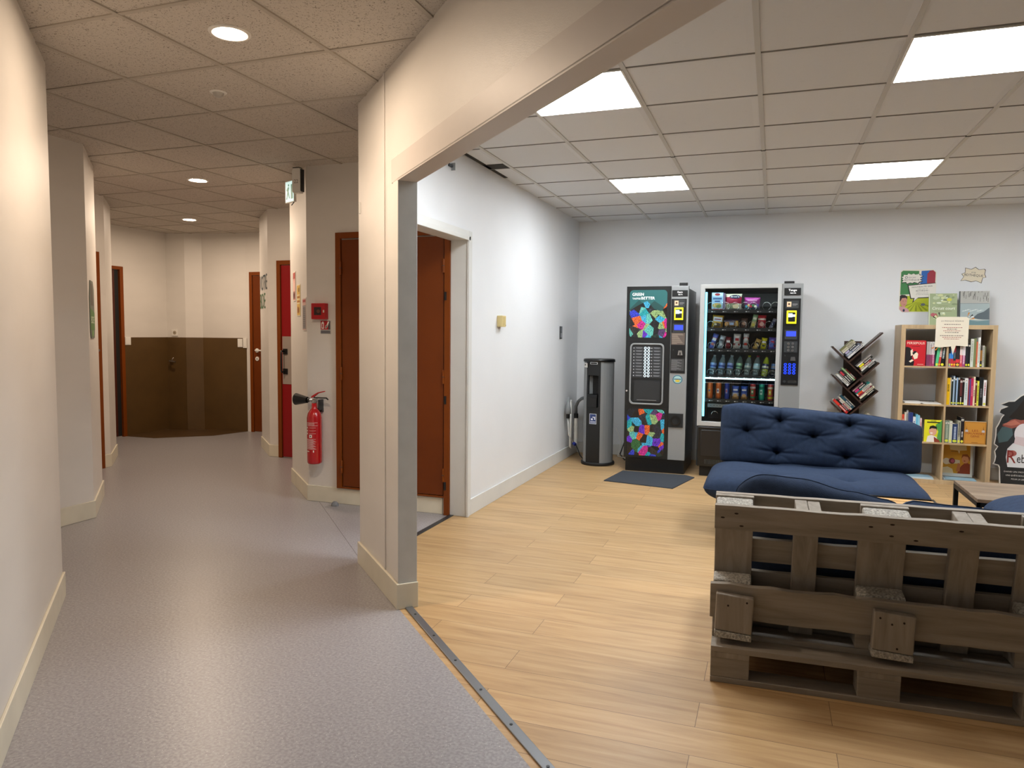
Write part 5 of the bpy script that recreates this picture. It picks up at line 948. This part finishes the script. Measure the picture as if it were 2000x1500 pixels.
# ------------------------------------------------------------------ sofas, cushions and tables
def cushion(w, h, t, tufts, seams, n=72, mz=34, seed=0, topline=None, depth=1.0, corner=.18, e=(4.5, 3.2)):
    # lies in x (width) and z (height), thickness along y; front = -y
    m = MB(); v = []; f = []
    def prof(a, b): return max(0, 1-abs(a)**e[0])**.5*max(0, 1-abs(b)**e[1])**.5
    def dent(x, z):
        d = 0
        for (a, b, s) in tufts:
            dx, dz = x-a*w, z-b*h; r = math.hypot(dx, dz); s = s*depth
            d += s*.75*math.exp(-(r/.028)**2)+s*.7*math.exp(-(r/.085)**2)
            for k, (an, ln) in enumerate(((4, .15), (176, .15), (-38, .09), (218, .09), (90, .06), (-90, .07), (28, .08), (152, .08))):
                c_, s_ = math.cos(math.radians(an+6*math.sin(a*17+k))), math.sin(math.radians(an+6*math.sin(a*17+k))); p = dx*c_+dz*s_; q = -dx*s_+dz*c_
                if p > 0: d += s*(.42 if k < 2 else .26)*math.exp(-(q/(.007+.05*p))**2)*math.exp(-(p/ln)**2)
        for (a, b0, b1, s) in seams:
            if b0*h-.02 < z < b1*h+.02: d += s*1.5*math.exp(-((x-a*w)/.009)**2)
        return d
    for side in (-1, 1):
        for j in range(mz+1):
            for i in range(n+1):
                a = i/n*2-1; b = j/mz*2-1
                a = .45*a+.55*math.sin(math.pi/2*a); b = .45*b+.55*math.sin(math.pi/2*b)
                # soften the corners of the outline
                ca = 1-corner*.5*abs(b)**6*min(1, (.07/h)*4)*abs(a)**8*.5; cb = 1-corner*abs(a)**14*abs(b)
                x = w/2+w/2*a*ca; u = (a+1)/2; z = h/2+h/2*b*cb
                p = prof(a, b); wob = .007*math.sin(11*u+seed)*math.sin(4.3*(b+1)+seed)+.004*math.sin(23*u+3*b)
                y = side*(t/2*p+.001)+(dent(x, z)*p**.6 if side < 0 else -dent(x, z)*p*.3)+wob*p
                if side < 0: y = min(y, t*.42)
                q2 = (b+1)/2; v.append((x, y, z+(topline(u)*(q2**1.5) if topline else 0)))
    o = (n+1)*(mz+1)
    for j in range(mz):
        for i in range(n):
            a = j*(n+1)+i; f.append((a, a+1, a+n+2, a+n+1)); f.append((o+a, o+a+n+1, o+a+n+2, o+a+1))
    bord = [i for i in range(n+1)]+[j*(n+1)+n for j in range(1, mz+1)]+[mz*(n+1)+i for i in range(n-1, -1, -1)]+[j*(n+1) for j in range(mz-1, 0, -1)]
    for a, b in zip(bord, bord[1:]+bord[:1]): f.append((b, a, o+a, o+b))
    m.add(v, f, BLUE, True)
    m.tube([v[k] for k in bord]+[v[bord[0]]], .0035, BLUE, 6); return m
def interp(pts):
    def g(u):
        for (a, b), (c, d) in zip(pts, pts[1:]):
            if u <= c: k = (u-a)/(c-a); k = k*k*(3-2*k); return b+(d-b)*k
        return pts[-1][1]
    return g
TUF = [(.31, .78, .045), (.66, .80, .045), (.14, .55, .05), (.485, .54, .05), (.83, .55, .05), (.30, .22, .045), (.645, .22, .045)]
SEA = [(.31, .78, 1.0, .022), (.66, .80, 1.0, .022), (.30, 0, .2, .018), (.645, 0, .2, .010)]
def flatpallet(root, x0, y0, z0, L=1.2, Wd=.8, front=True):
    b = MB()
    for y in (y0, y0+.3275, y0+.70): MB().box(x0, x0+L, y, y+(.145 if y == y0+.3275 else .1), z0, z0+.022, PALLET).build('skid_board', root, .002)
    for y in (y0, y0+.3275, y0+.70):
        for x in (x0, x0+.5275, x0+1.055): MB().box(x, x+.145, y+.002, y+(.143 if y == y0+.3275 else .098), z0+.022, z0+.10, PALLET).build('block', root, .003)
    for x in (x0, x0+.5275, x0+1.055): MB().box(x, x+.145, y0, y0+Wd, z0+.10, z0+.122, PALLETV).build('cross_board', root, .002)
    for y, ww in ((y0, .145), (y0+.185, .1), (y0+.3275, .145), (y0+.51, .1), (y0+.655, .145)): MB().box(x0, x0+L, y, y+ww, z0+.122, z0+.144, PALLET).build('deck_board', root, .002)
# near pallet sofa, seen from behind
rz = math.radians(2.3)
NS = thing('pallet_sofa', 'grey painted pallet sofa seen from behind at the lower right, tilted pallet back', 'sofa', (-.190, 2.880, 0), rz)
flatpallet(NS, 0, 0.0, 0); flatpallet(NS, 0, .10, .144)
# backrest pallet : local frame, front layer = skids, leaning toward the camera at the top
TB = tr(0, .115, .045) @ Matrix.Rotation(math.radians(10), 4, 'X')
def bk(name, x0, x1, y0, y1, z0, z1, mt=PALLET, bev=.003):
    mb_ = MB(); mb_.T = TB; mb_.box(x0, x1, y0, y1, z0, z1, mt); return mb_.build(name, NS, bev)
def wavy(name, x0, x1, y0, y1, z0, z1, mt=PALLET, amp=.004, seed=3):
    r = random.Random(seed); n = 16; top = [(x0+(x1-x0)*i/n, z1+r.uniform(-amp, amp)) for i in range(n+1)]; bot = [(x0+(x1-x0)*i/n, z0+r.uniform(-amp, amp)*.7) for i in range(n+1)]
    mb_ = MB(); mb_.T = TB; mb_.prism(bot+top[::-1], y0, y1, mt); return mb_.build(name, NS, .002)
ZT = .67
wavy('skid_board', 0, 1.2, 0, .022, ZT-.10, ZT, amp=.002)
wavy('skid_board', -.01, 1.2, 0, .022, ZT-.4825, ZT-.335, amp=.004, seed=8)
for x0, x1 in ((.0, .145), (.5475-.02, .6725+.02), (1.055, 1.2)):
    bk('block', x0+.004, x1-.004, .022, .10, ZT-.105, ZT-.004, PALLETE, .008); bk('block', x0, x1, .022, .10, ZT-.478, ZT-.328, PALLETE, .008); bk('cross_board', x0, x1, .10, .122, ZT-.66, ZT, PALLETV)
for x0, x1 in ((.295, .385), (.835, .93)):
    bk('cross_board', x0, x1, .085, .122, ZT-.66, ZT-.10, PALLETV); bk('end_block', x0, (x0+x1)/2-.001, .024, .122, ZT-.10, ZT-.004, PALLETV); bk('end_block', (x0+x1)/2+.001, x1, .024, .122, ZT-.10, ZT-.006, PALLETV)
for z1, ww in ((ZT, .145), (ZT-.185, .1), (ZT-.3275, .145), (ZT-.51, .1)):
    wavy('deck_board', 0, 1.2, .122, .144, z1-ww, z1, amp=.0015, seed=int(ww*100+z1*31))
# two outer blocks fixed over the middle board
for x0 in (.010, .575):
    m = MB(); m.prism([(x0, .198), (x0+.14, .190), (x0+.146, .335), (x0+.004, .345)], .032, .074, PALLETV); m.build('outer_block', NS, .005)
    m = MB(); m.prism([(x0, .170), (x0+.14, .164), (x0+.14, .188), (x0, .197)], .026, .10, PALLETE); m.build('outer_block_foot', NS, .004)
NAIL = mat('rusty_nail_hole', '2a1c14', .8)
m = MB(); 
for x, z in ((.06, .30), (.13, .318), (.64, .30), (.68, .31), (.60, .32), (.66, .21)): m.cyl((x, .0305, z), (x, .034, z), .004, NAIL, n=8)
m.build('nail_hole', NS, kind='stuff')
m = MB(); m.T = TB
for x, z in ((.03, .62), (.08, .64), (.10, .59), (.55, .63), (.62, .60), (.62, .645), (.70, .59), (.84, .64)): m.sheet(ell(x, z, .008, .0035, 10), -.0012, NAIL)
m.build('knot', NS, kind='stuff')
# cushion leaning inside the near backrest
TOPN = interp([(0, -.150), (.35, -.116), (.47, -.108), (.50, -.135), (.53, -.112), (.65, -.085), (.80, -.045), (.92, -.035), (1, -.05)])
cu = cushion(1.24, .50, .15, TUF, SEA, seed=2, topline=TOPN)
cu.build('back_cushion', mw=Matrix.Translation((-.13, 3.20, .335)) @ Matrix.Rotation(rz, 4, 'Z') @ Matrix.Rotation(math.radians(10), 4, 'X') @ Matrix.Rotation(math.pi, 4, 'Z') @ tr(-1.24, 0, 0), label='navy blue back cushion peeking over the near grey pallet backrest', cat='cushion', group='navy blue futon cushions')
cu = cushion(1.22, .56, .12, [(.3, .5, .02), (.7, .5, .02)], [], n=40, mz=20, seed=4)
cu.build('seat_cushion', mw=Matrix.Translation((-.17, 3.30, .355)) @ Matrix.Rotation(rz, 4, 'Z') @ Matrix.Rotation(math.radians(-90), 4, 'X'), label='navy blue seat cushion of the near sofa hidden behind its pallet back', cat='cushion', group='navy blue futon cushions')
# far sofa facing the camera
FS = thing('pallet_sofa', 'far sofa base of grey pallet wood under the large navy blue futon cushions', 'sofa', (-.30, 5.02, 0))
flatpallet(FS, 0, 0, .085)
for x in (.02, 1.08):
    for y in (.02, .68): MB().box(x, x+.1, y, y+.1, 0, .085, PALLET).build('foot', FS, .003)
for x0, x1 in ((0, .145), (.5275, .6725), (1.055, 1.2)): MB().box(x0, x1, .77, .79, .229, .76, PALLETV).build('back_upright', FS, .002)
for z in (.42, .62): MB().box(0, 1.2, .75, .77, z, z+.10, PALLET).build('back_rail', FS, .002)
cu = cushion(1.37, .78, .205, [(.33, .95, .05), (.30, .3, .03), (.66, .35, .03)], [(.33, .8, 1, .012)], n=80, mz=44, seed=6, corner=.10, e=(9, 6))
cu.build('seat_cushion', mw=tr(-.41, 4.93, .333) @ Matrix.Rotation(math.radians(-90), 4, 'X'), label='thick navy blue seat cushion of the far sofa facing the camera', cat='cushion', group='navy blue futon cushions')
cu = cushion(1.33, .43, .19, TUF, SEA, n=150, mz=76, seed=1, topline=interp([(0, .0), (.1, .012), (.29, -.008), (.31, -.014), (.33, -.01), (.62, -.03), (.655, -.04), (.68, -.032), (.93, -.065), (1, -.085)]), depth=1.35, corner=.07)
cu.build('back_cushion', mw=tr(-.345, 5.60, .415) @ Matrix.Rotation(math.radians(-8), 4, 'X'), label='buttoned navy blue back cushion of the far sofa before the vending machine', cat='cushion', group='navy blue futon cushions')
# right hand cushion on its pallet
RS = thing('pallet_sofa', 'right hand pallet seat under a single blue cushion, cut by the photo edge', 'sofa', (1.10, 3.78, 0))
flatpallet(RS, 0, 0, 0); flatpallet(RS, 0, 0, .144)
cu = cushion(1.2, .78, .28, [(.3, .5, .02), (.7, .5, .02)], [], n=60, mz=36, seed=9, e=(4, 5))
cu.build('seat_cushion', mw=tr(1.085, 3.80, .425) @ Matrix.Rotation(math.radians(-90), 4, 'X'), label='rounded blue cushion end at the right edge before the coffee table', cat='cushion', group='navy blue futon cushions')
def metal_table(name, label, loc, w, d, h, top, rz_=0, slats=False):
    t = thing(name, label, 'table', loc, rz_)
    if slats:
        for k in range(6):
            if (k+1)*.075+.02 < d: MB().box(.015, w-.015, .015+k*.075, .015+k*.075+.062, h-.012, h, top).build('slat', t, .002)
    else: MB().box(0, w, 0, d, h-.02, h, top).build('tabletop', t, .002)
    fr_ = MB(); z0, z1 = h-.045, h-(.02 if not slats else .001)
    for a in ((0, w, 0, .015), (0, w, d-.015, d), (0, .015, 0, d), (w-.015, w, 0, d)): fr_.box(*a, z0, z1-.0005, BLACK)
    fr_.build('frame', t)
    for x in (0, w-.025):
        for y in (0, d-.025): MB().box(x, x+.025, y, y+.025, 0, z0, BLACK).build('leg', t)
metal_table('coffee_table', 'brown wood coffee table on thin black legs right of the sofas', (1.115, 4.70, 0), .95, .575, .45, TABLE_TOP)
metal_table('slatted_table', 'low table of orange pine slats with black edge between the two sofas', (.20, 4.42, 0), .72, .44, .40, PINE, math.radians(-1), True)
